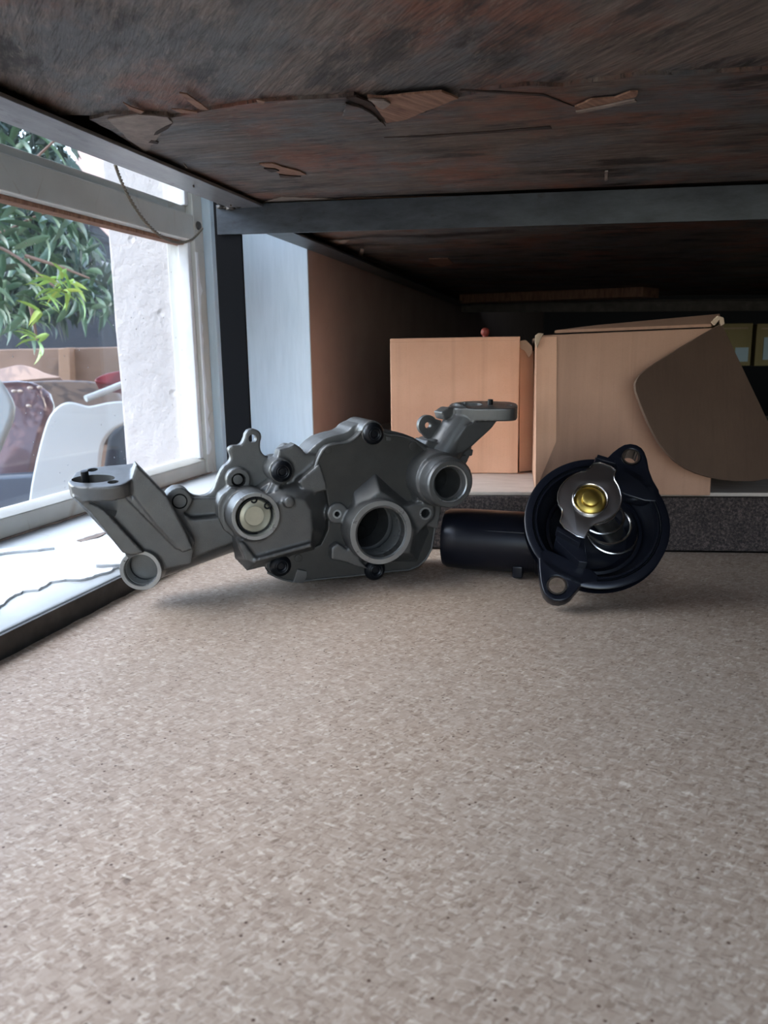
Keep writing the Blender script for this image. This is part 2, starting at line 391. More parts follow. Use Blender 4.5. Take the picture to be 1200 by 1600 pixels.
# torn undercoat layer across the sill, thick cracked paint edges
def sill_patch(name, pix, mat, th, seed, amp=.0012, lab=None):
    pts = [onz(x, y, ZS-.003) for x, y in pix]
    pts = ragged(pts, amp, .004, True, seed)
    a = [Vector((p.x, p.y, zs(p.x)-.001)) for p in pts]; bm = N()
    prism(bm, a, Vector((0, 0, th+.001))); o = obj(name, bm, mat, None); struct(o); return o
t2 = bpy.data.objects['trim_2']
for args in (('paint_flake', [(-160, 1010), (-60, 915), (0, 898), (45, 880), (90, 870), (125, 850), (190, 833), (240, 825), (210, 862), (165, 885), (130, 897), (80, 906), (60, 918), (35, 921), (10, 935), (-60, 1000)], FLAKE, .0016, 1),
             ('paint_flake', [(-80, 868), (-10, 866), (60, 856), (85, 859), (50, 864), (15, 868), (-50, 880)], FLAKE, .0022, 2),
             ('paint_flake', [(110, 878), (150, 866), (195, 868), (225, 858), (200, 873), (150, 882)], FLAKE, .0034, 3),
             ('paint_flake', [(130, 848), (158, 838), (175, 830), (150, 836), (120, 846)], TORNP, .0010, 4)):
    o = sill_patch(*args); o.parent = t2; del o['kind']
# brown crack where the sill meets the frame
bm = N(); pts = []
for k in range(160):
    y = -.2+k*.008; pts.append(Vector((XF+.0006+.0035*abs(noise.noise(Vector((y*30, 0, 0)))), y, ZS+.0006)))
base = [Vector((XF-.002, p.y, p.z)) for p in pts]
prism(bm, pts+base[::-1], Vector((0, 0, .0016))); o = obj('cracked_filler', bm, TORNP, None); o.parent = t2

# hanging cord
A_, B_ = onx(180, 258, XF+.04), onx(316, 356, XF+.014)
cpx = [(180, 258), (190, 285), (205, 315), (225, 345), (245, 365), (265, 377), (285, 380), (302, 374), (316, 357)]
cp = chaikin([onx(x, y, XF+.03-.016*i/8) for i, (x, y) in enumerate(cpx)], 2, False)
bm = N()
dense = []
for a, b in zip(cp, cp[1:]):
    for j in range(5): dense.append(a.lerp(b, j/5))
for ph in (0, math.pi):
    st = []
    for i, p in enumerate(dense):
        ang = i*.9+ph; st.append(p+Vector((math.cos(ang), 0, math.sin(ang)))*.0010+Vector((0, math.sin(ang)*.0006, 0)))
    tube(bm, st, .0011, 6)
tag(obj('cord', bm, Mt('twisted_cord', .6, .2, (.20, .17, .13)).m), 'thin twisted brown cord hanging in a loop in front of the window transom', 'cord')

# ================================================================== the rack
rack = empty('steel_rack', (-.37, .8, -.9), 'dark angle-iron shelving rack carrying the chipboard and plywood shelves beside the window', 'rack')
def angle(bm, p0, p1, d1, d2, th=.003):
    """L section swept p0->p1; legs along vectors d1 and d2"""
    p0, p1, d1, d2 = map(Vector, (p0, p1, d1, d2)); a, b = d1.normalized()*th, d2.normalized()*th
    sec = [Vector((0, 0, 0)), d1, d1+b, a+b, d2+a, d2]
    return prism(bm, [p0+s for s in sec], p1-p0)
# lower side rail (vertical leg up, board inside)
bm = N(); angle(bm, (-.3855, .0, -.022), (-.3855, .80, -.022), (0, 0, .037), (.030, 0, 0)); obj('side_rail', bm, IRONR, rack, .0007)
# upper side rails: flange seen from below
bm = N(); angle(bm, (-.369, .0, .345), (-.367, .815, .345), (.035, 0, 0), (0, 0, .034)); obj('side_rail', bm, IRONL, rack, .0007)
bm = N(); angle(bm, (-.384, .835, .339), (-.384, 2.35, .322), (.033, 0, 0), (0, 0, .034)); obj('side_rail', bm, IRON, rack, .0007)
# upper cross rails
bm = N(); angle(bm, (-.3845, .80, .350), (1.25, .80, .311), (0, 0, -.0295), (0, .030, 0)); obj('cross_rail', bm, IRON, rack, .0007)
bm = N(); angle(bm, (-.38, 2.36, .335), (1.25, 2.36, .30), (0, 0, -.03), (0, -.030, 0)); obj('cross_rail', bm, IRONR, rack, .0007)
# lower cross rails
bm = N(); angle(bm, (-.38, .80, -.022), (1.25, .83, -.022), (0, 0, -.03), (0, -.030, 0)); obj('cross_rail', bm, IRON, rack, .0007)
bm = N(); angle(bm, (-.38, .04, -.022), (1.25, .04, -.022), (0, 0, -.03), (0, .030, 0)); obj('cross_rail', bm, IRON, rack, .0007)
for (x, y, sx) in ((-.3885, .802, 1), (1.262, .80, -1), (1.262, -.03, -1), (-.3885, -.032, 1), (1.262, 2.34, -1)):
    bm = N(); angle(bm, (x, y, -.9), (x, y, 1.5), (.030*sx, 0, 0), (0, .030, 0)); o = obj('post', bm, IRONB, rack, .0007)
# weld beads at the corner
bm = N(); rnd = random.Random(3)
for k in range(16):
    c = Vector((-.386+rnd.uniform(0, .034), .796+rnd.uniform(-.003, .004), .3475+rnd.uniform(-.003, .0035)))
    bmesh.ops.create_icosphere(bm, subdivisions=1, radius=rnd.uniform(.0015, .004), matrix=Matrix.Translation(c) @ Matrix.Diagonal((1.6, 1, .8, 1)))
obj('weld_bead', bm, IRONR, rack)

# ================================================================== shelf boards
# lower chipboard
e = [Vector((-.3825+.0, .01, 0))]
for k in range(100): y = .02+k*.0078; e.append(Vector((-.3795+.0016*noise.noise(Vector((y*60, 0, 0)))+.0022*noise.noise(Vector((y*14, 3, 0))), y, 0)))
b0, b1 = onz(690, 858, 0), onz(1200, 864, 0); dd = (b1-b0)/(b1.x-b0.x)
far = [b0+dd*(x-b0.x) for x in (-.36, -.2, 0, .2, .5, 1.24)]
pts = e[:-1]+far+[Vector((1.24, .01, 0))]
pts = [p for p in pts if p.y < .80 or p in far]
bm = N(); prism(bm, pts, Vector((0, 0, -.0185)))
o = obj('chipboard_shelf', bm, MDF, None, .0006); o.data.materials.append(MDFE)
for p in o.data.polygons:
    if abs(p.normal.z) < .6: p.material_index = 1
tag(o, 'large bare brown chipboard shelf with flecked surface under the metal pump', 'shelf')
# raised rear step: rough speckled front, pale top board
ZT = .0585
f0 = far[0]+Vector((0, .003, 0)); f1 = far[-1]+Vector((0, .003, 0)); dn = Vector((-(f1-f0).y, (f1-f0).x, 0)).normalized()
ff0 = f0+Vector((-.02, 0, 0))-dd*0
bm = N(); L0 = []
n_ = 90
for k in range(n_+1):
    p = f0.lerp(f1, k/n_); L0.append(p)
prism(bm, [L0[0]+dn*.9, *[p+dn*(.0012*abs(noise.noise(p*120))) for p in L0], L0[-1]+dn*.9], Vector((0, 0, ZT-.004)))
o = obj('speckled_step', bm, SPECK, None, .002); tag(o, 'dark rough speckled step block behind the chipboard shelf, carrying the boxes', 'step')
for v in o.data.vertices: pass
o.location.z = .0
bm = N(); prism(bm, [f0+dn*.004, f1+dn*.004, f1+dn*.9, f0+dn*.9], Vector((0, 0, .004)))
for v in bm.verts: v.co.z += ZT-.004+.0002
o = obj('pale_board', bm, PALE, None, .001); tag(o, 'thin pale greyish board lying on the speckled step under the boxes', 'board')

# upper plywood, tilted a little down to the right
PN = Vector((.0225, 0, 1)); PP = Vector((-.36, .8, .3515))
def ply(x, y, off=0): return hit(x, y, PP+Vector((0, 0, off)), PN)
def plyz(p, off=0): return Vector((p[0], p[1], PP.z-(p[0]-PP.x)*.0225+off))
PT = .0022  # veneer thickness
up = empty('plywood_shelf', (.4, .2, .36), 'old stained plywood shelf overhead with peeling veneer and reddish patches', 'shelf')
# core board
YF = .04
bm = N()
prism(bm, [plyz(p, PT+.006) for p in ((-.380, YF), (1.24, YF), (1.24, .826), (-.380, .826))], Vector((0, 0, .012))); obj('core_board', bm, CORE, up)
lp = [(-190, 35), (-60, 105), (0, 140), (40, 158), (95, 186), (140, 186), (180, 208), (220, 236), (260, 258), (300, 274), (350, 296), (400, 322), (404, 329)]
left = [ply(x, y) for x, y in lp]
left = ragged(left, .0007, .006, False, 5)+[left[-1]]
# near cross-grain ply
nearp = [plyz((left[0].x, YF), PT)]+[plyz(p, PT) for p in left]+[plyz((left[-1].x, .826), PT), plyz((1.24, .826), PT), plyz((1.24, YF), PT)]
bm = N(); prism(bm, nearp, Vector((0, 0, .0058))); obj('exposed_ply', bm, PLY, up)
# face veneer, far part, torn outline
torn = [(140, 187), (165, 180), (215, 178), (262, 180), (268, 184), (330, 172), (400, 160), (470, 156), (540, 152), (553, 149), (566, 160), (590, 174), (604, 188), (622, 186), (665, 176), (690, 165), (716, 152),
        (770, 140), (820, 134), (880, 136), (900, 131), (960, 124), (1000, 118), (1080, 116), (1200, 110), (1400, 100), (2400, 60)]
tw = [ply(x, y) for x, y in torn]
tw = ragged(tw, .0009, .006, False, 6)+[tw[-1]]
li = [p for p in left if p.y > tw[0].y+.002]
vout = tw+[plyz((1.24, .81)), plyz((1.24, .798)), plyz((left[-1].x, .798))]+li[::-1]
vout = [plyz(p) for p in vout]
bm = N(); prism(bm, vout, Vector((0, 0, PT))); obj('face_veneer', bm, VEN, up)
def flake(name, pix, mat, lift, th=.0012, amp=.0006, parent=up, seed=0, curl=None):
    pts = ragged([ply(x, y) for x, y in pix], amp, .004, True, seed); bm = N()
    a = []
    for p in pts:
        l = lift if curl is None else lift*max(0, min(1, (Vector((p.x, p.y))-curl[0]).dot(curl[1])))
        a.append(plyz(p, -l))
    prism(bm, a, Vector((0, 0, -th))); return obj(name, bm, mat, parent)
# fresh torn wood, curled edges, splinters
flake('torn_patch', [(574, 146), (600, 148), (640, 143), (690, 139), (716, 150), (690, 160), (660, 172), (630, 184), (604, 188), (592, 170)], TORN, .0004, .0012, seed=2)
flake('dark_gap', [(541, 150), (556, 148), (578, 156), (592, 168), (606, 190), (590, 184), (568, 166)], CORE, .0002, .001, seed=3)
flake('curled_veneer', [(540, 154), (566, 162), (588, 176), (602, 191), (575, 186), (535, 178)], VEN, .0016, .0012, seed=4)
flake('curled_veneer', [(575, 147), (600, 148), (610, 153), (598, 162), (588, 156)], TORNP, .0022, .001, seed=5)
flake('pale_patch', [(168, 184), (215, 176), (262, 180), (270, 190), (252, 204), (240, 220), (228, 236), (200, 215)], TORNP, .0003, .0009, seed=6)
flake('dark_gap', [(270, 189), (262, 198), (246, 207), (240, 208), (244, 202), (258, 194)], CORE, .0008, .0006, .0001, seed=7)
flake('dark_gap', [(236, 216), (248, 219), (246, 222), (232, 220)], CORE, .0008, .0006, .0001, seed=8)
flake('splinter', [(280, 142), (292, 144), (312, 158), (326, 169), (312, 168), (295, 156)], TORN, .0004, .0008, .0001, seed=9)
flake('splinter', [(268, 168), (285, 169), (308, 173), (306, 176), (282, 174)], TORN, .0002, .0007, .0001, seed=10)
flake('splinter', [(192, 158), (205, 165), (225, 172), (220, 176), (204, 170)], TORN, .0002, .0007, .0001, seed=11)
flake('splinter', [(400, 153), (414, 156), (411, 161), (402, 158)], TORN, .0002, .0007, .0001, seed=12)
flake('torn_chip', [(898, 162), (925, 150), (960, 148), (985, 138), (997, 138), (994, 146), (970, 152), (935, 160), (903, 168)], TORN, .0010, .001, seed=13)
flake('curled_veneer', [(900, 166), (940, 158), (972, 151), (992, 147), (996, 150), (960, 157), (920, 166), (902, 169)], TORNP, .0024, .0008, .0002, seed=14)
flake('torn_chip', [(405, 254), (425, 253), (440, 258), (470, 266), (478, 271), (440, 272), (428, 264)], TORN, .0004, .0009, seed=15)
flake('dark_gap', [(412, 259), (430, 260), (436, 263), (424, 265)], CORE, .0014, .0009, .0001, seed=16)
flake('dark_gap', [(436, 269), (455, 271), (470, 272), (455, 274), (438, 273)], CORE, .0014, .0009, .0001, seed=17)
flake('crack', [(600, 214), (680, 213), (765, 207), (862, 200), (860, 196), (765, 204), (680, 210)], CORE, .0001, .0005, .0003, seed=18)
flake('pale_patch', [(405, 318), (440, 306), (520, 310), (560, 318), (520, 322), (420, 326)], TORNP, .0003, .0006, seed=19)
flake('pale_chip', [(945, 266), (950, 265), (949, 279), (945, 280)], TORNP, .0004, .001, .0001, seed=20)
flake('crack', [(900, 166), (850, 146), (720, 138), (718, 140), (850, 149)], CORE, .0001, .0005, .0003, seed=21)
flake('stained_edge', [(510, 322), (512, 314), (540, 309), (700, 306), (900, 300), (1200, 289), (1500, 276), (1500, 280), (1200, 294)], TORN, .0001, .0005, .0003, seed=22)
# straw bits hanging
for (a, b) in (((300, 283), (303, 292)), ((358, 312), (361, 322)), ((372, 320), (395, 330)), ((288, 256), (292, 262))):
    obj('wood_sliver', tube(N(), [ply(*a, -.001), ply(*b, -.008)], .0007, 5), TORNP, up)
# rear bay board
up2 = empty('rear_plywood_shelf', (.4, 1.6, .35), 'dark brown plywood shelf overhead beyond the steel cross rail, rotting along its left edge', 'shelf')
def ply2(x, y, off=0): return hit(x, y, PP+Vector((0, 0, off)), Vector((.0225, .004, 1)))
def ply2z(p, off=0): return Vector((p[0], p[1], PP.z-(p[0]-PP.x)*.0225-(p[1]-.8)*.004+off))
l2 = [(470, 352), (500, 372), (540, 396), (566, 408), (600, 424), (640, 446), (672, 468), (690, 478)]
ll = ragged([ply2(*p) for p in l2], .0015, .01, False, 8)
far2 = [(ll[-1].x+.02, ll[-1].y+.1), (.05, 2.33), (1.24, 2.33)]
vv = [ply2z(p) for p in [(ll[0].x, .836)]+ll+far2+[(1.24, .836)]]
bm = N(); prism(bm, vv, Vector((0, 0, .004))); obj('face_veneer', bm, VEN, up2)
bm = N(); prism(bm, [ply2z(p, .005) for p in ((-.379, .836), (-.379, 2.33), (1.24, 2.33), (1.24, .836))], Vector((0, 0, .012))); obj('core_board', bm, CORE, up2)
def flake2(name, pix, mat, lift, th=.0012, amp=.0008, seed=0):
    bm = N(); prism(bm, [ply2z(p, -lift) for p in ragged([ply2(x, y) for x, y in pix], amp, .006, True, seed)], Vector((0, 0, -th))); return obj(name, bm, mat, up2)
flake2('torn_patch', [(548, 392), (566, 400), (590, 408), (622, 424), (640, 436), (618, 432), (596, 420), (568, 408)], TORNP, .001, seed=1)
flake2('torn_patch', [(512, 374), (546, 372), (538, 378), (525, 382)], TORNP, .001, seed=2)
flake2('torn_patch', [(670, 403), (700, 402), (708, 411), (690, 416), (672, 411)], TORN, .0005, seed=3)
flake2('splinter', [(560, 396), (563, 384), (568, 384), (566, 400)], TORNP, .003, seed=4)
bm = N(); prism(bm, [ply2z(p, -.001) for p in ((.10, 2.0), (-.36, 2.2), (-.36, 2.26), (.14, 2.06))], Vector((0, 0, -.022)))
obj('batten', bm, TORN, up2, .001)

# ================================================================== cardboard boxes
def quad(bm, pts, th):  # thin board from 4+ points with thickness vector
    return prism(bm, pts, th)
bx = ZT+.0008
# small peach box
A = onz(612, 738, bx); B = onz(809, 740, bx)
ub = (B-A).normalized(); nb = Vector((-ub.y, ub.x, 0))
hgt = (hit(611, 534, A, nb)-A).z
W_ = (B-A).length
sb = empty('cardboard_box', A, 'smaller peach cardboard box on the pale board, left of the box with the loose flap', 'box')
T = .004
def panel(name, p0, u, wd, v, ht, n, mat, parent, bev=.0008, wav=0):
    bm = N(); p0 = Vector(p0)
    prism(bm, [p0, p0+u*wd, p0+u*wd+v*ht, p0+v*ht], n*T)
    return obj(name, bm, mat, parent, bev)
Z = Vector((0, 0, 1)); D1 = .24
panel('front_panel', A, ub, W_, Z, hgt, nb, CARD1, sb, .0012)
panel('side_panel', A+nb*T, nb, D1, Z, hgt, ub, CARD1, sb)
panel('side_panel', A+ub*(W_-T)+nb*T, nb, D1, Z, hgt-.002, ub, CARD1, sb)
panel('back_panel', A+nb*(D1+T), ub, W_, Z, hgt, nb, CARD1, sb)
panel('top_flap', A+Z*(hgt-.0005), ub, W_, (nb-Z*.02).normalized(), D1, Z, CARD1, sb)
panel('bottom_panel', A+nb*T+Z*.0005, ub, W_, nb, D1, Z, CARD1, sb)
# side flap standing out at the right, slightly set back
P1 = hit(811, 738, A+nb*.012, nb); P2 = hit(835, 735, A+nb*.020, nb); P3 = hit(834, 548, A+nb*.020, nb); P4 = hit(812, 544, A+nb*.012, nb)
P1.z = max(P1.z, bx); P2.z = max(P2.z, bx)
bm = N(); prism(bm, [P1, P2, P3, P4], nb*T); obj('side_flap', bm, CARD1, sb, .001)
bm = N(); pts = chaikin(ragged([hit(x, y, A+nb*.008, nb) for x, y in ((808, 533), (822, 531), (831, 540), (832, 552), (826, 560), (820, 548), (813, 545))], .0004, .004, True, 2), 1)
prism(bm, pts, nb*.004); obj('torn_corner', bm, CARDE, sb, .0005)
# red knob on it
kc = hit(758, 526, A+nb*.05, nb); kr = .0052
top = A.z+hgt+T+.0005
kc.z = top+kr
bm = N(); bmesh.ops.create_uvsphere(bm, u_segments=20, v_segments=12, radius=kr, matrix=Matrix.Translation(kc))
bm2 = bm; lathe(bm, (kc.x, kc.y, top-.0002), Z, [(0, 0), (.003, 0), (.003, .003), (0, .003)], 12, False)
tag(obj('red_ball', bm, Mt('dull_red', .5, 0, (.30, .055, .04)).m), 'tiny dull red ball sitting on top of the smaller peach box', 'ball')
# big box
A = onz(836, 771, bx); B = onz(1110, 774.5, bx); ub = (B-A).normalized(); nb = Vector((-ub.y, ub.x, 0)); W_ = (B-A).length
hgt = (hit(838, 524, A, nb)-A).z
bb = empty('cardboard_box', A, 'larger tan cardboard box with a big brown flap swung open at its right', 'box')
TR = hit(1122, 512, A, nb); TL = A+Z*hgt
bm = N(); prism(bm, [A, B, TR, TL], nb*T); obj('front_panel', bm, CARD2, bb, .0012)
D2 = .28
bm = N(); prism(bm, [A+nb*T, A+nb*D2, TL+nb*D2, TL+nb*T], ub*T); obj('side_panel', bm, CARD2, bb, .0008)
bm = N(); prism(bm, [B+nb*T-ub*T, B+nb*D2-ub*T, TR+nb*D2-ub*T, TR+nb*T-ub*T], ub*T); obj('side_panel', bm, CARD2, bb, .0008)
bm = N(); prism(bm, [A+nb*D2, B+nb*D2, TR+nb*D2, TL+nb*D2], nb*T); obj('back_panel', bm, CARD2, bb, .0008)
bm = N(); prism(bm, [A+nb*T+Z*.0003, B+nb*T+Z*.0003, B+nb*D2+Z*.0003, A+nb*D2+Z*.0003], Z*T); obj('bottom_panel', bm, CARD2, bb)
q0 = hit(866, 521, A+nb*.006, nb); q1 = hit(1112, 511, A+nb*.006, nb); q2 = hit(1125, 495, A+nb*.03, nb); q3 = hit(930, 513, A+nb*.03, nb)
bm = N(); prism(bm, [q0, q1, q2, q3], Vector((0, 0, .003))); obj('top_flap', bm, CARD2, bb, .0006)
bm = N(); prism(bm, [TL+nb*.03-Z*.004, TR+nb*.03-Z*.004, TR+nb*D2-Z*.004, TL+nb*D2-Z*.004], -Z*.003); obj('top_flap', bm, CARD2, bb, .0006)
# crumpled corners
for pts in (((1112, 503), (1122, 493), (1131, 496), (1133, 506), (1126, 510), (1124, 500), (1117, 509)), ((836, 524), (842, 520), (850, 521), (845, 530), (839, 545), (836, 536))):
    bm = N(); prism(bm, [hit(x, y, A-nb*.003, nb) for x, y in pts], nb*.005); obj('crushed_corner', bm, CARDE, bb, .0008)
# vertical creased strip left of the front
bm = N(); prism(bm, [hit(838, 527, A-nb*.0012, nb), hit(870, 526, A-nb*.0006, nb), hit(869, 690, A-nb*.0006, nb), hit(837, 766, A-nb*.0012, nb)], nb*.0006); obj('taped_edge', bm, CARD1, bb)
# swung flap: hinge at right, left edge nearer
H0 = TR; fn = (Vector((.45, -.84, .14))).normalized()
fp = [(1128, 505), (1060, 545), (1012, 575), (997, 588), (991, 604), (1000, 630), (1016, 668), (1034, 700), (1062, 728), (1098, 744), (1140, 752), (1180, 752), (1215, 745), (1205, 668), (1168, 590)]
pts = [hit(x, y, H0-nb*.003, fn) for x, y in fp]
pts = [pts[0]]+chaikin(pts[1:12], 1, False)+pts[12:]
cen = sum((p for p in pts), Vector())/len(pts)
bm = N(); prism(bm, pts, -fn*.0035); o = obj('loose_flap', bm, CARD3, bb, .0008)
o['label'] = 'large brown rounded flap hanging open, darkened for shade'
# dim cartons on a shelf far right
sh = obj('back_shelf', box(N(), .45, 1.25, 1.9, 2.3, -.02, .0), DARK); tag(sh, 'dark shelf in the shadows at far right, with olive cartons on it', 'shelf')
rnd = random.Random(5); 
LAB = Mt('pale_blue_label', .6, 0, (.45, .62, .72)).m
for i, (xa, xb) in enumerate(((1118, 1172), (1178, 1240))):
    p = ony(xa, 572, 1.95); q = ony(xb, 572, 1.95); tp = ony(xa, 506, 1.95)
    e_ = empty('carton', (p.x, 1.95, p.z), ('dim olive carton with a pale label just right of the big flap', 'dim olive carton with a pale label at the right picture edge')[i], 'box')
    bm = N(); box(bm, p.x, q.x, 1.95, 2.2, p.z, tp.z); obj('carton_body', bm, CARDY, e_, .002)
    bm = N(); box(bm, p.x+.01, q.x-.01, 1.947, 1.9498, tp.z-.012, tp.z-.009); obj('lid_edge', bm, CARDE, e_)
    a = ony((1149, 1194)[i], 527 if i else 543, 1.948); b = ony((1168, 1215)[i], (565, 562)[i], 1.948)
    bm = N(); box(bm, a.x, b.x, 1.946, 1.9495, b.z, a.z); obj('paper_label', bm, LAB, e_)
    zc = p.z
sh.location.z = zc-.0005
for x in (.5, 1.2): obj('shelf_leg', box(N(), x, x+.04, 1.95, 2.25, -.9, zc-.0205), DARK, sh)

# ================================================================== the metal pump
AL = math.radians(20)
fh = Vector((-math.sin(YAW), math.cos(YAW), 0)); rh = Vector((math.cos(YAW), math.sin(YAW), 0))
PNn = (-fh*math.cos(AL)+rh*math.sin(AL)).normalized()
P0 = onz(520, 914, 0)
def W(x, y, s=0): return hit(x, y, P0+PNn*s, PNn)
def px(n, p): return n*((Vector(p)-CAM).dot(FWD))/F      # n pixels at the depth of p, in metres
pump = empty('water_pump', (P0.x, P0.y, 0), 'cast grey aluminium engine water pump with two outlets and black plugs, standing on the chipboard', 'engine part')
def P(bm, pix, s1, s0, soft=0):
    pts = [W(x, y, s1) for x, y in pix]
    if soft: pts = chaikin(pts, soft)
    return prism(bm, pts, -PNn*(s1-s0))
def LOFT(bm, front, s1, back, s0): return prism(bm, [W(x, y, s1) for x, y in front], [W(x, y, s0) for x, y in back])
def C(bm, x, y, s1, s0, r, r2=None, seg=36):
    c = W(x, y, s1); R = px(r, c); return cyl(bm, c, c-PNn*(s1-s0), R, R if r2 is None else px(r2, c), seg)
def RING(bm, x, y, s1, s0, ro, ri, seg=56):
    c = W(x, y, s1); a, b = px(ro, c), px(ri, c); L = s1-s0
    return lathe(bm, c, PNn, [(b, 0), (a, 0), (a, -L), (b, -L)], seg)
VOX = .00105
def cast(name, bm, parent, mat=CAST, vox=VOX, it=4):
    bmesh.ops.recalc_face_normals(bm, faces=bm.faces)
    me = bpy.data.meshes.new(name); bm.to_mesh(me); bm.free(); me.materials.append(mat)
    o = link(name, me, None, parent)
    bake(o, [('REMESH', dict(mode='VOXEL', voxel_size=vox)), ('SMOOTH', dict(factor=.5, iterations=it))])
    if not o.data.materials: o.data.materials.append(mat)
    for p in o.data.polygons: p.use_smooth = True
    return o
# --- rear plate, thin, with the curly ear
bm = N()
P(bm, [(262, 800), (262, 778), (272, 766), (290, 766), (300, 778), (318, 780), (333, 772), (339, 754), (347, 735), (360, 725), (361, 717), (356, 706), (362, 700), (376, 700), (382, 690), (384, 680), (390, 674), (401, 674), (410, 682), (406, 700), (409, 712), (420, 719), (500, 700), (560, 720), (560, 860), (400, 870), (340, 850), (300, 812)], -.030, -.040, 1)
plate = cast('rear_plate', bm, pump, it=2)
cut(plate, [cyl(N(), W(395, 689, -.030)+PNn*.004, W(395, 689, -.030)-PNn*.02, px(6.5, W(394, 688, -.03)))])
smooth(plate.data, 50)
# --- main housing
bm = N()
P(bm, [(476, 716), (500, 692), (520, 685), (542, 680), (552, 668), (575, 662), (600, 674), (640, 683), (668, 700), (690, 720), (690, 780), (674, 868), (648, 890), (560, 898), (460, 908), (412, 888), (384, 878), (366, 850), (372, 790), (440, 745)], -.013, -.052, 1)
C(bm, 583, 680, .0015, -.05, 19); C(bm, 440, 740, -.004, -.042, 20); C(bm, 438, 886, .0, -.03, 20); C(bm, 585, 886, .0, -.03, 18)
C(bm, 373, 754, -.018, -.04, 19)
P(bm, [(432, 722), (437, 706), (450, 703), (461, 697), (470, 703), (478, 713), (502, 716), (499, 742), (474, 770), (448, 762)], -.010, -.026)
P(bm, [(433, 716), (438, 703), (446, 697), (455, 698), (458, 703), (446, 720)], -.030, -.042)
# webs between the boss and the cup block
P(bm, [(431, 748), (436, 750), (417, 788), (411, 784)], -.008, -.030); P(bm, [(437, 752), (442, 756), (426, 790), (420, 790)], -.006, -.028)
# cup block: barrel with cast body
C(bm, 397, 811, .014, -.035, 39)
RING(bm, 399, 811, .022, .0, 38, 31.5)
P(bm, [(340, 792), (346, 778), (362, 765), (385, 770), (400, 800), (390, 845), (368, 846), (350, 832), (341, 812)], -.008, -.034)
# lower housing block, sloping flanks
LOFT(bm, [(374, 812), (432, 789), (462, 782), (476, 785), (486, 802), (488, 830), (486, 857), (402, 880), (386, 874)], .012,
     [(358, 806), (425, 770), (470, 750), (509, 750), (519, 776), (511, 840), (497, 868), (386, 896), (366, 876)], -.012)
P(bm, [(397, 884), (398, 877), (486, 852), (488, 859)], .0165, 0)
P(bm, [(372, 850), (380, 850), (402, 878), (398, 886), (384, 880)], .0155, 0)
C(bm, 453, 789, .019, -.01, 8.5)
P(bm, [(466, 757), (492, 735), (500, 728), (508, 752), (512, 770), (480, 776)], .003, -.012)
# volute hump over the large bore
LOFT(bm, [(556, 806), (574, 788), (594, 770), (612, 782), (636, 808), (648, 830), (640, 868), (575, 872), (552, 836)], .017,
     [(549, 792), (551, 766), (585, 737), (622, 772), (664, 806), (676, 835), (655, 884), (556, 884), (534, 830)], -.004)
RING(bm, 596, 836, .027, -.004, 51, 39)
C(bm, 664, 805, .014, -.004, 17); P(bm, [(630, 795), (664, 788), (668, 822), (640, 850)], .014, -.004)
P(bm, [(518, 878), (518, 860), (528, 852), (556, 872), (576, 893), (556, 889), (540, 882)], .009, -.004)
C(bm, 528, 806, .004, -.006, 17)
# right port barrel
C(bm, 690, 753, .024, -.03, 43); RING(bm, 703, 758, .040, .015, 40, 25)
P(bm, [(655, 800), (650, 780), (676, 770), (690, 800), (684, 830), (668, 826)], .012, -.02)
C(bm, 682, 793, .012, -.01, 9)
# neck under the right outlet
P(bm, [(664, 700), (680, 690), (722, 690), (738, 700), (736, 712), (728, 730), (690, 735), (668, 720)], -.016, -.050)
housing = cast('housing', bm, pump)
def AX(bm, x, y, sref, s1, s0, r, seg=40):
    c = W(x, y, sref); R_ = px(r, c); return cyl(bm, c+PNn*(s1-sref), c+PNn*(s0-sref), R_, R_, seg)
def bore(x, y, s1, s0, r):
    c = W(x, y, s1); return cyl(N(), c+PNn*.01, c-PNn*(s1-s0), px(r, c), seg=64)
cut(housing, [bore(596, 836, .027, -.046, 39.5), bore(703, 758, .040, -.026, 25.5), bore(399, 811, .022, .002, 31.5), bore(664, 805, .014, -.006, 7.4), bore(527, 807, .004, -.006, 4.4), bore(373, 754, -.018, -.030, 11)])
smooth(housing.data, 50)
# --- smooth front cover with its lip
cov = [(492, 738), (497, 720), (507, 703), (522, 697), (542, 696), (556, 688), (566, 676), (583, 671), (600, 682), (622, 684), (645, 690), (664, 704), (677, 722), (682, 760), (679, 785), (683, 797), (678, 838), (672, 870), (648, 893), (608, 896), (572, 901), (500, 908), (462, 913), (438, 908), (418, 898), (418, 875), (470, 868), (512, 850), (514, 775)]
bm = N(); P(bm, cov, .0, -.0125, 1); o = obj('front_cover', bm, COVER, pump, .0012, 3)
cut(o, [bore(596, 836, .001, -.016, 39.5), bore(528, 807, .001, -.006, 4.4)], 'EXACT'); smooth(o.data, 35); wn(o)
bm = N(); lip = [W(x, y, .0) for x, y in cov[:13]]
tube(bm, chaikin(lip, 1, False), .0013, 8); obj('cover_lip', bm, CAST, pump)
lip2 = [W(x, y, .0) for x, y in cov[15:25]]
bm = N(); tube(bm, chaikin(lip2, 1, False), .0010, 8); obj('cover_lip', bm, CAST, pump)
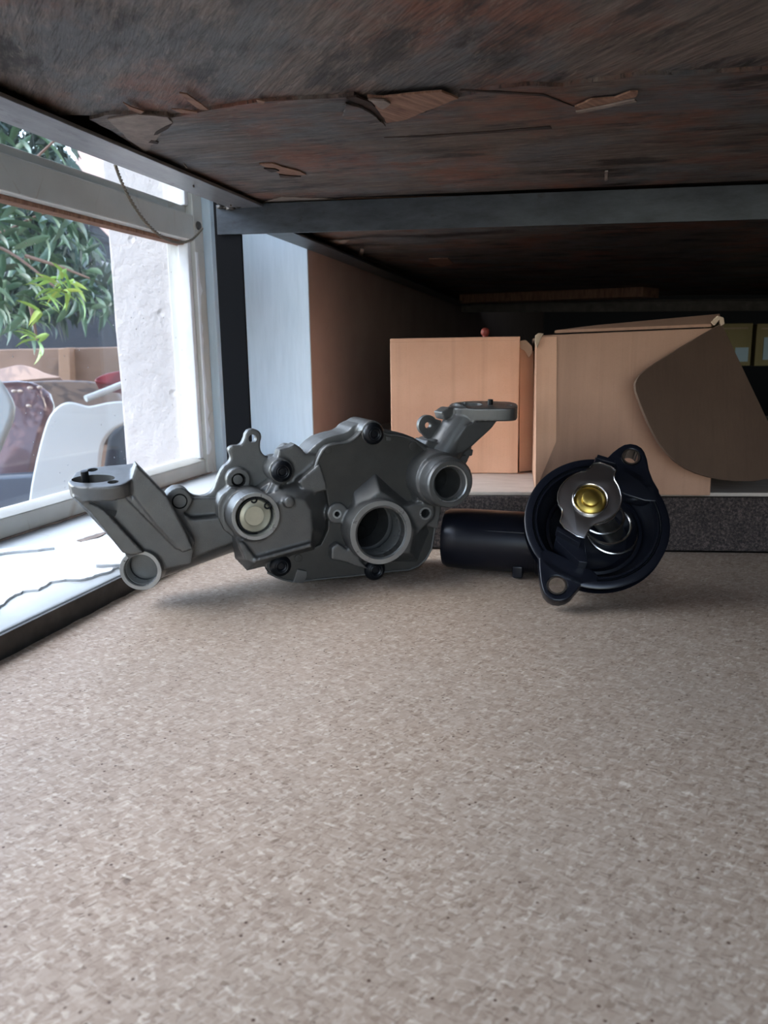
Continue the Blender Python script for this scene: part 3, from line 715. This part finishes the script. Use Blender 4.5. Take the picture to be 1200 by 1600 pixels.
# seam gasket line behind the cover
bm = N(); cx_ = sum(p[0] for p in cov)/len(cov); cy_ = sum(p[1] for p in cov)/len(cov)
P(bm, [(x+(x-cx_)*.012-2, y+min(0, (y-cy_)*.012)-1.5) for x, y in cov], -.0128, -.0138, 1); cut(obj('gasket', bm, RUBB, pump), [bore(596, 836, .001, -.016, 39.5)], 'EXACT')
for (x, y, r) in ((513, 707, 6), (646, 700, 7), (467, 876, 6)):
    bm = N(); C(bm, x, y, .0012, -.001, r); obj('round_pad', bm, COVER, pump, .0004)
bm = N(); P(bm, [(465, 893), (480, 896), (480, 905), (475, 914), (458, 914)], .002, -.006); obj('square_pad', bm, CAST, pump, .0006)
bm = N(); P(bm, [(604, 686), (611, 687), (611, 692), (604, 692)], .0012, -.002); obj('square_pad', bm, CAST, pump, .0003)
# --- machined parts
def lring(name, x, y, s, prof, mat, seg=64, bev=.0003):
    c = W(x, y, s); bm = N(); lathe(bm, c, PNn, [(px(r, c), h) for r, h in prof], seg); return obj(name, bm, mat, pump, 0, ang=30)
lring('bore_ring', 596, 836, .028, [(50, -.004), (50.5, 0), (43, 0), (42, -.001), (41, -.004), (42.5, -.005), (40.5, -.008), (41.5, -.0095), (39, -.012), (38.5, -.028), (43, -.028)], MACH)
bm = N(); AX(bm, 596, 836, .027, -.040, -.0455, 39); obj('bore_floor', bm, BORE, pump)
for (x, y, r, s) in ((590, 850, 9, -.008), (572, 826, 7, -.006)):
    bm = N(); AX(bm, x, y, .027, s-.012, -.041, r); obj('bore_lug', bm, BORE, pump, .0005)
lring('port_ring', 704, 760, .046, [(36, -.010), (38, -.002), (36, 0), (30, 0), (28, -.002), (27, -.006), (24, -.008), (23, -.035), (27, -.035)], CAST)
lring('port_ring', 704, 760, .047, [(30, -.003), (29.5, -.0008), (27.5, -.0015), (26, -.006)], MACH)
bm = N(); AX(bm, 703, 758, .040, -.016, -.0255, 25); obj('bore_floor', bm, BORE, pump)
lring('cup_ring', 400, 811, .0235, [(37.5, -.004), (37.5, 0), (32, 0), (31, -.002), (31, -.014), (36, -.014)], MACH)
c = W(397, 809, .014); bm = N(); lathe(bm, c, PNn, [(0, .0026), (px(15, c), .0026), (px(17, c), .0018), (px(25, c), .0014), (px(27, c), .0004), (px(28, c), -.004), (0, -.004)], 48, False); obj('cup_disc', bm, CREAM, pump)
for (x, y, r, t0) in ((397, 785, 4.2, .3), (418, 794, 4.4, 0)):
    c = W(x, y, .0178); a, b, nn = basis(PNn); R = px(r, c)
    pts = [c+a*R*math.cos(t)+b*R*math.sin(t) for t in [(-math.pi+t0+2*math.pi*(1-.35*(t0 > 0))*k/16) for k in range(17)]]
    bm = N(); tube(bm, pts, px(1.4, c), 6); obj('black_mark', bm, RUBB, pump)
c = W(402, 811, .017)
bm = N(); lathe(bm, c, PNn, [(px(27.5, c), 0), (px(30.8, c), 0), (px(30.8, c), -.004), (px(27.5, c), -.004)], 48); obj('cup_seal', bm, RUBB, pump)
# holes as sunk dark plugs with a bright chamfer
for (x, y, s, r) in ((665, 806, .0145, 7.5), (527, 807, .0045, 4.5)):
    lring('hole_chamfer', x, y, s+.0002, [(r+2.5, 0), (r, 0), (r-.6, -.001), (r+2.5, -.001)], MACH, 28)
    bm = N(); AX(bm, x, y, s, s-.006, s-.009, r-.3); obj('bolt_hole', bm, BORE, pump)
# --- black plugs
for (x, y, s) in ((583, 681, .0015), (440, 740, -.004), (438, 887, .0), (585, 893, .0)):
    c = W(x, y, s); R = px(17, c); bm = N()
    lathe(bm, c, PNn, [(0, .0035), (R*.28, .0033), (R*.33, .0046), (R*.45, .0052), (R*.55, .0046), (R*.62, .0048), (R*.85, .0036), (R, .0012), (R, -.002), (0, -.002)], 40, False)
    obj('black_plug', bm, RUBB, pump)
for (x, y, s, r) in ((373, 754, -.018, 11), ):
    lring('boss_rim', x, y, s+.0006, [(r+6, -.001), (r+6, 0), (r+.6, 0), (r, -.001)], CAST, 36)
    bm = N(); AX(bm, x, y, s, s-.008, s-.0105, r-.2); obj('bolt_hole', bm, BORE, pump)
    bm = N(); AX(bm, x, y, s, s-.003, s-.009, r*.7); obj('pin', bm, CAST, pump, .0004)
# --- left outlet: flange, channelled duct and round pipe
C1, C2 = W(220, 895, .004), W(372, 832, -.050)
ax = (C1-C2).normalized(); R1 = px(33, C1)
bm = N()
ax2 = (PNn*.9+ax*.25-rh*.12).normalized()
cyl(bm, C1-ax2*.024, C2, R1*.97, R1*1.0); cyl(bm, C1-ax2*.0185, C1-ax2*.036, R1); ax = ax2
lathe(bm, C1, ax, [(R1*.74, 0), (R1, 0), (R1, -.026), (R1*.74, -.026)], 56)
tl = math.radians(13); FN = (Z*math.cos(tl)-fh*math.sin(tl)).normalized(); FP = W(160, 752, .004)
def FL(x, y, off=0): return hit(x, y, FP+FN*off, FN)
fpx = [(106, 757), (119, 741), (140, 734), (212, 727), (206, 752), (197, 760), (182, 764), (162, 766), (130, 766), (111, 763)]
prism(bm, [FL(*p) for p in fpx[:4]]+chaikin([FL(*p) for p in fpx[4:]], 2, False), -FN*.0115)
P(bm, [(114, 782), (200, 775), (207, 752), (213, 735), (262, 785), (305, 850), (300, 885), (230, 900), (198, 872)], .004, -.030)
P(bm, [(113, 780), (133, 786), (163, 800), (226, 868), (206, 872), (192, 868), (140, 804)], .012, -.01)
P(bm, [(203, 772), (207, 748), (213, 729), (262, 780), (292, 838), (302, 862), (286, 868), (243, 822)], .014, -.01)
P(bm, [(196, 782), (202, 778), (284, 858), (277, 864)], .0125, 0)
P(bm, [(262, 790), (300, 815), (360, 810), (370, 850), (290, 880)], -.014, -.038)
C(bm, 280, 786, -.014, -.036, 20)
P(bm, [(280, 768), (302, 782), (345, 782), (345, 815), (290, 812)], -.024, -.034)
lo = cast('left_outlet', bm, pump, it=3)
c = FL(146, 752); lo_c = []
def ellcut(ctr, rx, ry, n, xd, dp):
    n = n.normalized(); xd = (xd-n*xd.dot(n)).normalized(); yd = n.cross(xd); b = N()
    prism(b, [ctr+xd*rx*math.cos(2*math.pi*t/32)+yd*ry*math.sin(2*math.pi*t/32)+n*.004 for t in range(32)], -n*(dp+.004)); return b
cut(lo, [cyl(N(), C1+ax*.006, C1-ax*.0185, R1*.75, seg=56), ellcut(FL(146, 752), .0165, .0085, FN, rh, .03), ellcut(FL(177, 757), .0042, .0036, FN, rh, .02), ellcut(FL(145, 738), .004, .004, FN, rh, .02)])
smooth(lo.data, 50)
bm = N(); lathe(bm, C1+ax*.0004, ax, [(R1*.76, -.002), (R1*.80, 0), (R1*.97, 0), (R1*.99, -.002)], 56); obj('pipe_end_ring', bm, MACH, pump)
bm = N(); lathe(bm, C1, ax, [(R1*.70, -.011), (R1*.70, -.006), (R1*.735, -.005), (R1*.735, -.003), (R1*.755, -.003), (R1*.755, -.012), (R1*.70, -.012)], 56); obj('pipe_bore', bm, MACH, pump)
bm = N(); cyl(bm, C1-ax*.0165, C1-ax*.0185, R1*.74); obj('bore_floor', bm, CAST, pump)
c = FL(134, 752); bm = N(); cyl(bm, c-FN*.004, c+FN*.0065, px(6, c), seg=20); obj('locating_pin', bm, RUBB, pump, .0006)
c = W(281, 787, -.0138); bm = N()
lathe(bm, c, PNn, [(px(10, c), 0), (px(12, c), 0), (px(12, c), .0006), (px(10, c), .0006)], 32); obj('boss_groove', bm, BORE, pump)
# --- right outlet: pipe, gusset, flange, eared lug
bm = N()
SR = -.024
T0, T1 = W(694, 708, SR), W(730, 650, SR-.002)
axr = (T1-T0).normalized(); RR = px(27, T0)
cyl(bm, T0-axr*.006, T1+axr*.002, RR*1.05, RR)
tr_ = math.radians(5); FN2 = (Z*math.cos(tr_)-fh*math.sin(tr_)+rh*.01).normalized(); FP2 = W(755, 636, SR+.002)
def FR(x, y, off=0): return hit(x, y, FP2+FN2*off, FN2)
prism(bm, chaikin([FR(*p) for p in [(700, 637), (708, 631.5), (745, 629), (792, 630.5), (806, 632.5), (810, 637), (807, 641), (792, 642), (740, 641.5), (710, 641)]], 2), -FN2*.0118)
LOFT(bm, [(728, 668), (777, 648), (777, 660), (766, 674), (735, 702), (722, 711), (700, 712)], SR+.016, [(728, 660), (777, 645), (780, 656), (768, 672), (738, 700), (725, 709), (700, 705)], SR-.018)
P(bm, [(690, 648), (702, 640), (712, 641), (709, 652), (694, 660)], SR+.006, SR-.012)
P(bm, [(664, 698), (668, 691), (718, 704), (740, 706), (738, 716), (690, 716), (674, 708)], SR+.010, SR-.018)
ro = cast('right_outlet', bm, pump, it=2, vox=.0009)
cut(ro, [ellcut(FR(735, 635), .011, .010, FN2, rh, .008), ellcut(FR(722, 632.5), .003, .003, FN2, rh, .02), ellcut(FR(795, 636.5), .003, .003, FN2, rh, .02)])
smooth(ro.data, 50)
bm = N(); c = W(669, 668, SR-.006)
lathe(bm, c, PNn, [(px(5, c), 0), (px(16, c), 0), (px(16, c), -.006), (px(5, c), -.006)], 40)
P(bm, [(660, 680), (676, 680), (678, 663), (690, 660), (688, 676), (680, 694), (668, 690)], SR-.006, SR-.012)
P(bm, [(664, 653), (688, 660), (688, 668), (676, 664)], SR-.006, SR-.012)
obj('lifting_lug', bm, CAST, pump, .0006)
c = FR(766, 635.5); bm = N(); cyl(bm, c-FN2*.003, c+FN2*.0048, px(4.2, c), seg=16); obj('locating_pin', bm, RUBB, pump, .0005)

# ================================================================== the black thermostat housing
EL, AZ = math.radians(36), math.radians(7)
n2 = ((-fh*math.cos(AZ)-rh*math.sin(AZ))*math.cos(EL)+Z*math.sin(EL)).normalized()
PB = onz(872, 934, .013)
def V(x, y, h=0): return hit(x, y, PB+n2*h, n2)
th = empty('thermostat_housing', (PB.x, PB.y, 0), 'black plastic thermostat housing lying face up at right with steel bridge and brass disc', 'engine part')
HC = V(932, 817); RO = px(111, HC)
k = RO/.060
bm = N()
lathe(bm, HC, n2, [(r*k, h*k) for r, h in [(.0600, -.001), (.0585, 0), (.0535, 0), (.0530, -.002), (.0515, -.002), (.0510, -.0005), (.0495, -.0005), (.0475, -.008), (.0435, -.012), (.0415, -.024), (.030, -.034), (0, -.034), ]]+[(0, -.044*k), (.034*k, -.044*k), (.050*k, -.034*k), (.0565*k, -.014*k), (.0600*k, -.012*k)], 96, False)
obj('bowl', bm, PLAST, th, 0, ang=40)
bm = N(); lathe(bm, HC, n2, [(.0512*k, -.0018), (.0525*k, -.0006), (.0530*k, -.0018)], 96); obj('seal_ring', bm, RUBB, th)
bm = N(); lathe(bm, HC, n2, [(r*k, h*k) for r, h in [(.0395, -.0225), (.0405, -.0195), (.0380, -.0190), (.0372, -.0225)]], 80); obj('inner_rim', bm, PLAST, th)
def ear(pix, cx, cy, r, h=0, th_=.013):
    bm = N(); prism(bm, chaikin([V(x, y, h) for x, y in pix], 1), -n2*th_)
    e_ = obj('mounting_ear', bm, PLAST, th, 0)
    c = V(cx, cy, h); R = px(r, c); cut(e_, [cyl(N(), c+n2*.004, c-n2*(th_+.006), R, seg=40)], 'EXACT'); bake(e_, [('BEVEL', dict(width=.0012, segments=3, limit_method='ANGLE', angle_limit=.6))]); smooth(e_.data, 40)
    bm = N(); lathe(bm, c, n2, [(R*.80, .0003), (R*.98, .0003), (R*.98, -th_), (R*.80, -th_)], 40); obj('steel_sleeve', bm, STEEL, th)
ear([(938, 738), (944, 722), (962, 704), (980, 694), (1000, 698), (1010, 712), (1016, 745), (1034, 775), (1024, 790), (960, 770)], 986, 716, 14)
ear([(842, 855), (842, 885), (845, 915), (852, 934), (870, 943), (890, 938), (901, 924), (910, 915), (932, 914), (936, 898), (900, 880)], 870, 917, 15.5)
# bridge
HB = .021
bp = [(930, 722), (964, 734), (958, 748), (968, 764), (972, 782), (967, 800), (950, 814), (924, 823), (918, 834), (911, 846), (873, 822), (880, 803), (871, 788), (872, 768), (884, 752), (904, 740), (918, 738)]
bm = N(); prism(bm, chaikin([V(x, y, HB) for x, y in bp], 1), -n2*.0015); br = obj('bridge', bm, STEEL, th, 0)
bc = V(922, 783, HB); br_r = px(25, bc)
cut(br, [cyl(N(), bc+n2*.004, bc-n2*.006, br_r, seg=48)], 'EXACT'); bake(br, [('BEVEL', dict(width=.0005, segments=2, limit_method='ANGLE', angle_limit=.6))]); smooth(br.data, 35)
br.data.materials.clear(); br.data.materials.append(Mt('brushed_steel', .34, 1, (.30, .28, .27)).m)
bm = N(); lathe(bm, bc, n2, [(br_r*1.0, -.002), (br_r*1.0, .0012), (br_r*1.06, .0017), (br_r*1.12, .0012), (br_r*1.14, -.001)], 56); obj('bridge_collar', bm, STEEL, br)
e2 = [V(x, y, HB) for x, y in bp]; e2 = chaikin(e2, 1)
bm = N(); tube(bm, e2+[e2[0]], .0006, 6); obj('bridge_edge', bm, STEEL, br)
bm = N(); R = br_r; lathe(bm, bc-n2*.001, n2, [(0, .0052), (R*.42, .005), (R*.52, .0042), (R*.56, .0015), (R*.80, .0008), (R*.97, -.001), (R*.97, -.004), (0, -.004)], 48, False); obj('brass_disc', bm, BRASS, th)
# spring
bm = N(); sc_ = V(925, 790, .018); sp = []
a, b, _n = basis(n2)
for i in range(36*4+1):
    t_ = i/36; f = t_/4; rr = .0150+.006*f
    sp.append(V(922, 783, .017).lerp(V(958, 836, -.026), f)+(a*math.cos(t_*2*math.pi)+b*math.sin(t_*2*math.pi))*rr*k)
tube(bm, sp, .00115, 8); obj('spring', bm, STEEL, th)
bm = N(); cyl(bm, V(958, 836, -.030), bc-n2*.006, .009*k, .008*k); obj('wax_capsule', bm, Mt('dull_metal', .4, 1, (.25, .24, .22)).m, th)
# black towers holding the bridge
def tower(pix, h1, h0, name='bridge_tower', mat=PLAST):
    bm = N(); prism(bm, [V(x, y, h1) for x, y in pix], -n2*(h1-h0)); return obj(name, bm, mat, th, .0006)
tower([(872, 826), (905, 845), (912, 846), (918, 882), (905, 880), (868, 846)], .012, -.012)
tower([(871, 824), (908, 846), (906, 852), (869, 831)], .021, .010)
tower([(930, 716), (962, 726), (966, 736), (958, 744), (928, 730)], .016, -.012)
tower([(934, 712), (960, 720), (962, 727), (931, 718)], .024, .012)
# pipe, collar and foot
PA, PC = dep(716, 843, .735), dep(850, 851, .715)
PA.z = max(PA.z, .0); rp_ = px(47, PA); PA.z = max(PA.z, rp_+.0006)
bm = N(); axp = (PA-PC).normalized(); Lp = (PA-PC).length
lathe(bm, PC, axp, [(0, 0), (rp_*.98, 0), (rp_, Lp*.9), (rp_*.97, Lp+.008), (rp_*.90, Lp+.012), (rp_*.78, Lp+.012), (rp_*.78, Lp-.02), (0, Lp-.02)], 64, False); obj('pipe', bm, PLAST, th)
bm = N(); cyl(bm, PC-axp*.03, PC+axp*.006, rp_*1.02, rp_*1.05, 64); obj('pipe_collar', bm, PLAST, th, .001)
b_ = (PA+PC)/2+Vector((.018, -.002, -rp_))
bm = N(); box(bm, b_.x-.005, b_.x+.004, b_.y-.02, b_.y+.002, .0002, rp_*.4); obj('moulded_foot', bm, PLAST, th, .0015)
bm = N(); m_ = PC.lerp(PA, .4)+(-fh*.75+Z*.35).normalized()*rp_*.985
prism(bm, [m_+axp*.035+Z*.003, m_-axp*.038+Z*.003, m_-axp*.038-Z*.003, m_+axp*.035-Z*.003], fh*.006); obj('moulded_rib', bm, PLAST, th, .001)

# ================================================================== outside the window
def yardbox(name, x0, x1, y0, y1, z0, z1, mat): return obj(name, box(N(), x0, x1, y0, y1, z0, z1), mat)
m = Mt('yard_earth', .9); m.color(m.ramp(m.noise(2, 5), [(.3, (.10, .085, .07)), (.7, (.24, .20, .165))])); struct(yardbox('ground', -30, -.6, -20, 30, -1.25, -1.15, m.m))
m = Mt('brown_wall', .8); m.color(m.ramp(m.noise(3, 5), [(.3, (.11, .07, .05)), (.7, (.17, .11, .085))])); BRW = m.m
PINK = Mt('pink_render', .8, 0, (.42, .29, .26)).m
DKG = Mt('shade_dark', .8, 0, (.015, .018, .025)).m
RED = Mt('maroon_paint', .35, .2, (.20, .03, .04)).m
MAR = Mt('purple_brown_paint', .3, .1, (.10, .055, .06), .5).m
WHP = Mt('aged_white_plastic', .45, 0, (.40, .43, .43)).m
# car parts stacked in the yard
def OD(x, y, d): return dep(x, y, d)
def slabpx(name, pix, d, th_, mat, parent=None, bev=.01, soft=1, tilt=(0, 0)):
    """solid panel whose outline is placed at distance d (metres), slightly turned, with real thickness"""
    nn = (-fh+rh*tilt[0]+Z*tilt[1]).normalized(); c = OD(pix[0][0], pix[0][1], d)
    pts = [hit(x, y, c, nn) for x, y in pix]
    if soft: pts = chaikin(pts, soft)
    bm = N(); prism(bm, pts, -nn*th_); return obj(name, bm, mat, parent, bev, 3)
fe = slabpx('fender', [(26, 1010), (44, 790), (49, 752), (59, 705), (70, 665), (78, 647), (91, 633), (106, 627), (122, 630), (136, 635), (152, 632), (170, 628), (196, 626), (206, 640), (196, 662), (183, 667), (171, 676), (161, 690), (157, 706), (154, 735), (150, 800), (148, 1010)], 3.2, .09, WHP, None, .035, 1, (.25, .1))
tag(fe, 'upright aged white plastic car fender leaning in the yard outside the window', 'car part')
mk = slabpx('red_emblem', [(148, 637), (158, 633), (168, 637), (160, 644), (154, 642)], 3.19, .01, RED, None, .001, 0, (.25, .1)); mk.parent = fe
pl_ = bpy.data.materials
o = slabpx('car_panel', [(-60, 610), (-20, 592), (40, 588), (75, 600), (88, 640), (70, 690), (50, 780), (30, 1010), (-120, 1010)], 3.9, .5, MAR, None, .06, 1, (.3, .5)); tag(o, 'glossy purple brown car body panel lying left of the white fender', 'car part')
o = slabpx('pale_hood', [(-60, 560), (-10, 580), (14, 612), (24, 640), (8, 680), (-10, 720), (-100, 760)], 3.4, .05, Mt('pale_grey_paint', .4, 0, (.20, .22, .21)).m, None, .02, 1, (.2, .4)); tag(o, 'pale grey curved hood edge at the far left of the window pane', 'car part')
o = slabpx('brown_hood', [(-40, 600), (20, 594), (90, 590), (150, 592), (182, 602), (200, 640), (60, 668), (-30, 640)], 4.6, .3, Mt('dusty_brown_paint', .5, 0, (.09, .062, .05)).m, None, .05, 1, (.1, .9)); tag(o, 'dusty brown car hood behind the white fender', 'car part')
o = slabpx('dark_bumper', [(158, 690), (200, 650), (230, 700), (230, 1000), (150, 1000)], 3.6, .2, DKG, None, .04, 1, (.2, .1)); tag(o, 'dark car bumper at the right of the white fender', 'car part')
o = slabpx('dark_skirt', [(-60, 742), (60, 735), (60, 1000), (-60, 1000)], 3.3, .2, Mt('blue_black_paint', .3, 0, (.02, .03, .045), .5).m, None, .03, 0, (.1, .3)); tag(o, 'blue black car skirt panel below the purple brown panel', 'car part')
bm = N(); tube(bm, [OD(134, 623, 3.3), OD(160, 613, 3.35), OD(192, 600, 3.4), OD(240, 582, 3.5)], .014, 12); tag(obj('white_pipe', bm, WHP), 'white plastic pipe lying above the white fender', 'pipe')
o = slabpx('maroon_car_door', [(140, 596), (160, 583), (190, 577), (230, 575), (230, 604), (186, 603)], 4.2, .1, RED, None, .02, 1, (.1, .6)); tag(o, 'maroon car door lying beside the white plastered pier outside', 'car part')
o = slabpx('pale_tarp', [(-30, 582), (10, 574), (30, 569), (52, 574), (72, 584), (100, 590), (60, 592), (-30, 602)], 5.2, .2, Mt('pinkish_tarp', .8, 0, (.34, .25, .22)).m, None, .02, 1, (0, .4)); tag(o, 'pale pinkish tarp heaped in front of the brown wall', 'tarp')
# loose stones on the hood
rnd = random.Random(4)
for i, (x, y) in enumerate(((22, 611), (31, 611), (47, 606), (62, 605), (45, 634))):
    c = OD(x, y, 3.85); bm = N(); bmesh.ops.create_icosphere(bm, subdivisions=2, radius=.011, matrix=Matrix.Translation(c) @ Matrix.Diagonal((1.3, 1, .7, 1)))
    for v in bm.verts: v.co += Vector((noise.noise(v.co*60), noise.noise(v.co*50), 0))*.004
    tag(obj('dry_leaf', bm, PALE), ('small pale dry leaf on the car panels, leftmost of the upper row', 'small pale dry leaf on the car panels, second from left in the upper row', 'small pale dry leaf on the car panels, third from left in the upper row', 'small pale dry leaf on the car panels, rightmost of the upper row', 'small pale dry leaf lying alone lower down on the purple brown panel')[i], 'leaf', 'dry leaves on the car panels')
# brown low wall with a post, dark backdrop for the shade behind
wb = slabpx('yard_wall', [(-140, 549), (230, 541), (230, 800), (-140, 800)], 6.0, .2, BRW, None, .01, 0); tag(wb, 'low brown boundary wall behind the cars in the yard', 'wall')
o = slabpx('pillar', [(91, 545), (108, 543), (112, 640), (93, 640)], 5.9, .12, Mt('brown_pillar', .8, 0, (.20, .125, .085)).m, None, .005, 0); o.parent = wb
o = slabpx('dark_backdrop', [(-500, 250), (400, 250), (400, 620), (-500, 620)], 9.0, 1.0, DKG, None, .02, 0); tag(o, 'dark backdrop standing in for shade behind the tree', 'building')  # added dark slab, its colour stands in for shade under the tree
o = slabpx('pink_building', [(118, 318), (172, 372), (172, 396), (420, 440), (420, 120), (118, 120)], 8.0, .6, PINK, None, .01, 0); tag(o, 'pink rendered building gable seen between tree and pier', 'building')
o = slabpx('grey_panel', [(153, 406), (175, 412), (175, 440), (164, 425)], 4.4, .02, Mt('pale_grey', .6, 0, (.45, .5, .55)).m, None, .002, 0); tag(o, 'pale grey pointed sheet sticking out beside the pier', 'panel')
# ---- tree
tree = empty('tree', dep(-200, 900, 3.4), 'green tree with long drooping narrow leaves outside the window', 'tree')
m = Mt('leaf_green', .45, spec=.5)
oi = m.t.nodes.new('ShaderNodeObjectInfo').outputs['Random']
m.color(m.ramp(oi, [(0, (.03, .07, .045)), (.5, (.05, .115, .065)), (1, (.09, .17, .095))])); LEAF = m.m
m = Mt('leaf_sunlit', .45); oi = m.t.nodes.new('ShaderNodeObjectInfo').outputs['Random']; m.color(m.ramp(oi, [(0, (.26, .42, .08)), (.5, (.18, .36, .12)), (1, (.42, .52, .10))])); LEAFY = m.m  # yellow-green sprig leaves, sunlight put into the brighter colour
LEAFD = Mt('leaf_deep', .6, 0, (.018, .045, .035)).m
def leaf_mesh(L_, wd, bend, mat, nm):
    bm = N(); n_ = 6; rows = []
    for i in range(n_+1):
        t_ = i/n_; wdt = wd*(math.sin(math.pi*min(1, t_*.93+.07))**.8)*(1-.25*t_) if 0 < i < n_ else .0004
        y = L_*t_*math.cos(bend*t_); z = -L_*t_*math.sin(bend*t_)
        rows.append([bm.verts.new((-wdt, y, z+wdt*.35)), bm.verts.new((0, y, z)), bm.verts.new((wdt, y, z+wdt*.35))])
    for a, b in zip(rows, rows[1:]):
        for j in range(2): bm.faces.new((a[j], a[j+1], b[j+1], b[j]))
    me = bpy.data.meshes.new(nm); bm.to_mesh(me); bm.free(); me.materials.append(mat)
    for p in me.polygons: p.use_smooth = True
    return me
LM = [leaf_mesh(.135, .013, b, LEAF, 'leaf') for b in (.25, .6, .9)]; LY = [leaf_mesh(.105, .010, b, LEAFY, 'leaf') for b in (.3, .7)]
rnd = random.Random(11)
def put_leaf(pos, az, pitch, me, s=1.0, roll=0):
    o = bpy.data.objects.new('leaf', me); COL.objects.link(o); o.parent = tree
    o.location = pos-tree.location; o.rotation_mode = 'ZXY'; o.rotation_euler = (pitch, roll, az); o.scale = (s, s, s); return o
def bunch(x, y, d, n_, mes, s, droop=(.5, 1.35), spread=.05):
    c = dep(x, y, d)
    for i in range(n_):
        put_leaf(c+Vector((rnd.uniform(-1, 1), rnd.uniform(-1, 1), rnd.uniform(-1, 1)))*spread, rnd.uniform(0, 6.283), -rnd.uniform(*droop), rnd.choice(mes), s*rnd.uniform(.75, 1.15), rnd.uniform(-.6, .6))
for (x, y, d) in ((10, 318, 2.7), (45, 312, 2.6), (85, 325, 2.8), (110, 330, 2.9), (65, 345, 2.5), (30, 350, 2.7), (5, 370, 2.6), (95, 355, 2.6), (60, 380, 2.8), (25, 400, 2.7), (130, 365, 3.1), (85, 400, 2.9), (5, 430, 2.6), (40, 425, 2.8),
                  (110, 410, 2.9), (145, 450, 3.0), (135, 430, 3.1), (155, 470, 3.1), (5, 470, 2.5), (20, 480, 2.7), (70, 440, 2.8), (60, 495, 2.7), (15, 505, 2.8), (-15, 450, 2.5), (20, 215, 2.7), (70, 222, 2.9), (-20, 340, 2.5), (120, 470, 3.0)):
    bunch(x, y, d, 8, LM, .95)
bunch(88, 446, 2.3, 22, LY, .72, (.0, 1.2), .03); bunch(60, 478, 2.35, 7, LY, .7, (.2, 1.1), .02); bunch(110, 450, 2.35, 8, LY, .75, (.6, 1.3), .03)
bunch(58, 533, 2.3, 8, LY, .66, (.6, 1.45), .008)
for i, pts in enumerate((((-60, 370), (0, 385), (40, 410), (85, 448)), ((-60, 380), (10, 362), (50, 340), (110, 318)), ((40, 400), (90, 415), (140, 435)), ((48, 478), (52, 500), (58, 532)), ((-80, 330), (0, 300), (90, 215)))):
    bm = N(); tube(bm, chaikin([dep(x, y, 2.42 if i != 1 else 2.7) for x, y in pts], 2, False), .007, 6, .4); obj('branch', bm, BRW, tree)
# deep foliage mass behind
bm = N()
for i in range(5200):
    x = rnd.uniform(-260, 185); y = rnd.uniform(60, 500-max(0, (x-60))*.2); d = rnd.uniform(3.4, 4.6)
    if x > 112 and y < 330+(x-118)*1.3: continue
    if y > 470 and rnd.random() < .5: continue
    c = dep(x, y, d); a = rnd.uniform(0, 6.28); p_ = -rnd.uniform(.2, 1.4)
    dr = Vector((math.cos(a)*math.cos(p_), math.sin(a)*math.cos(p_), math.sin(p_))); sd_ = dr.cross(Vector((rnd.uniform(-1, 1), rnd.uniform(-1, 1), .5))).normalized()*.016
    L_ = rnd.uniform(.10, .17); q = [c, c+dr*L_*.5+sd_, c+dr*L_, c+dr*L_*.5-sd_]
    bm.faces.new([bm.verts.new(v) for v in q])
o = obj('foliage_mass', bm, LEAFD, tree); o['kind'] = 'stuff'
bm = N(); tb = dep(-200, 900, 3.4); tube(bm, [Vector((tb.x, tb.y, -1.15)), Vector((tb.x, tb.y, 0)), Vector((tb.x+.2, tb.y+.2, 1.5)), Vector((tb.x+.1, tb.y+.1, 2.6))], .09, 12, .5); obj('trunk', bm, BRW, tree)
# let the pump stand exactly on the board
for root in (pump, th):
    mz = min((v.co.z for c in root.children for v in c.data.vertices), default=0)
    for c in root.children: c.location.z += max(0, -mz)+.0002
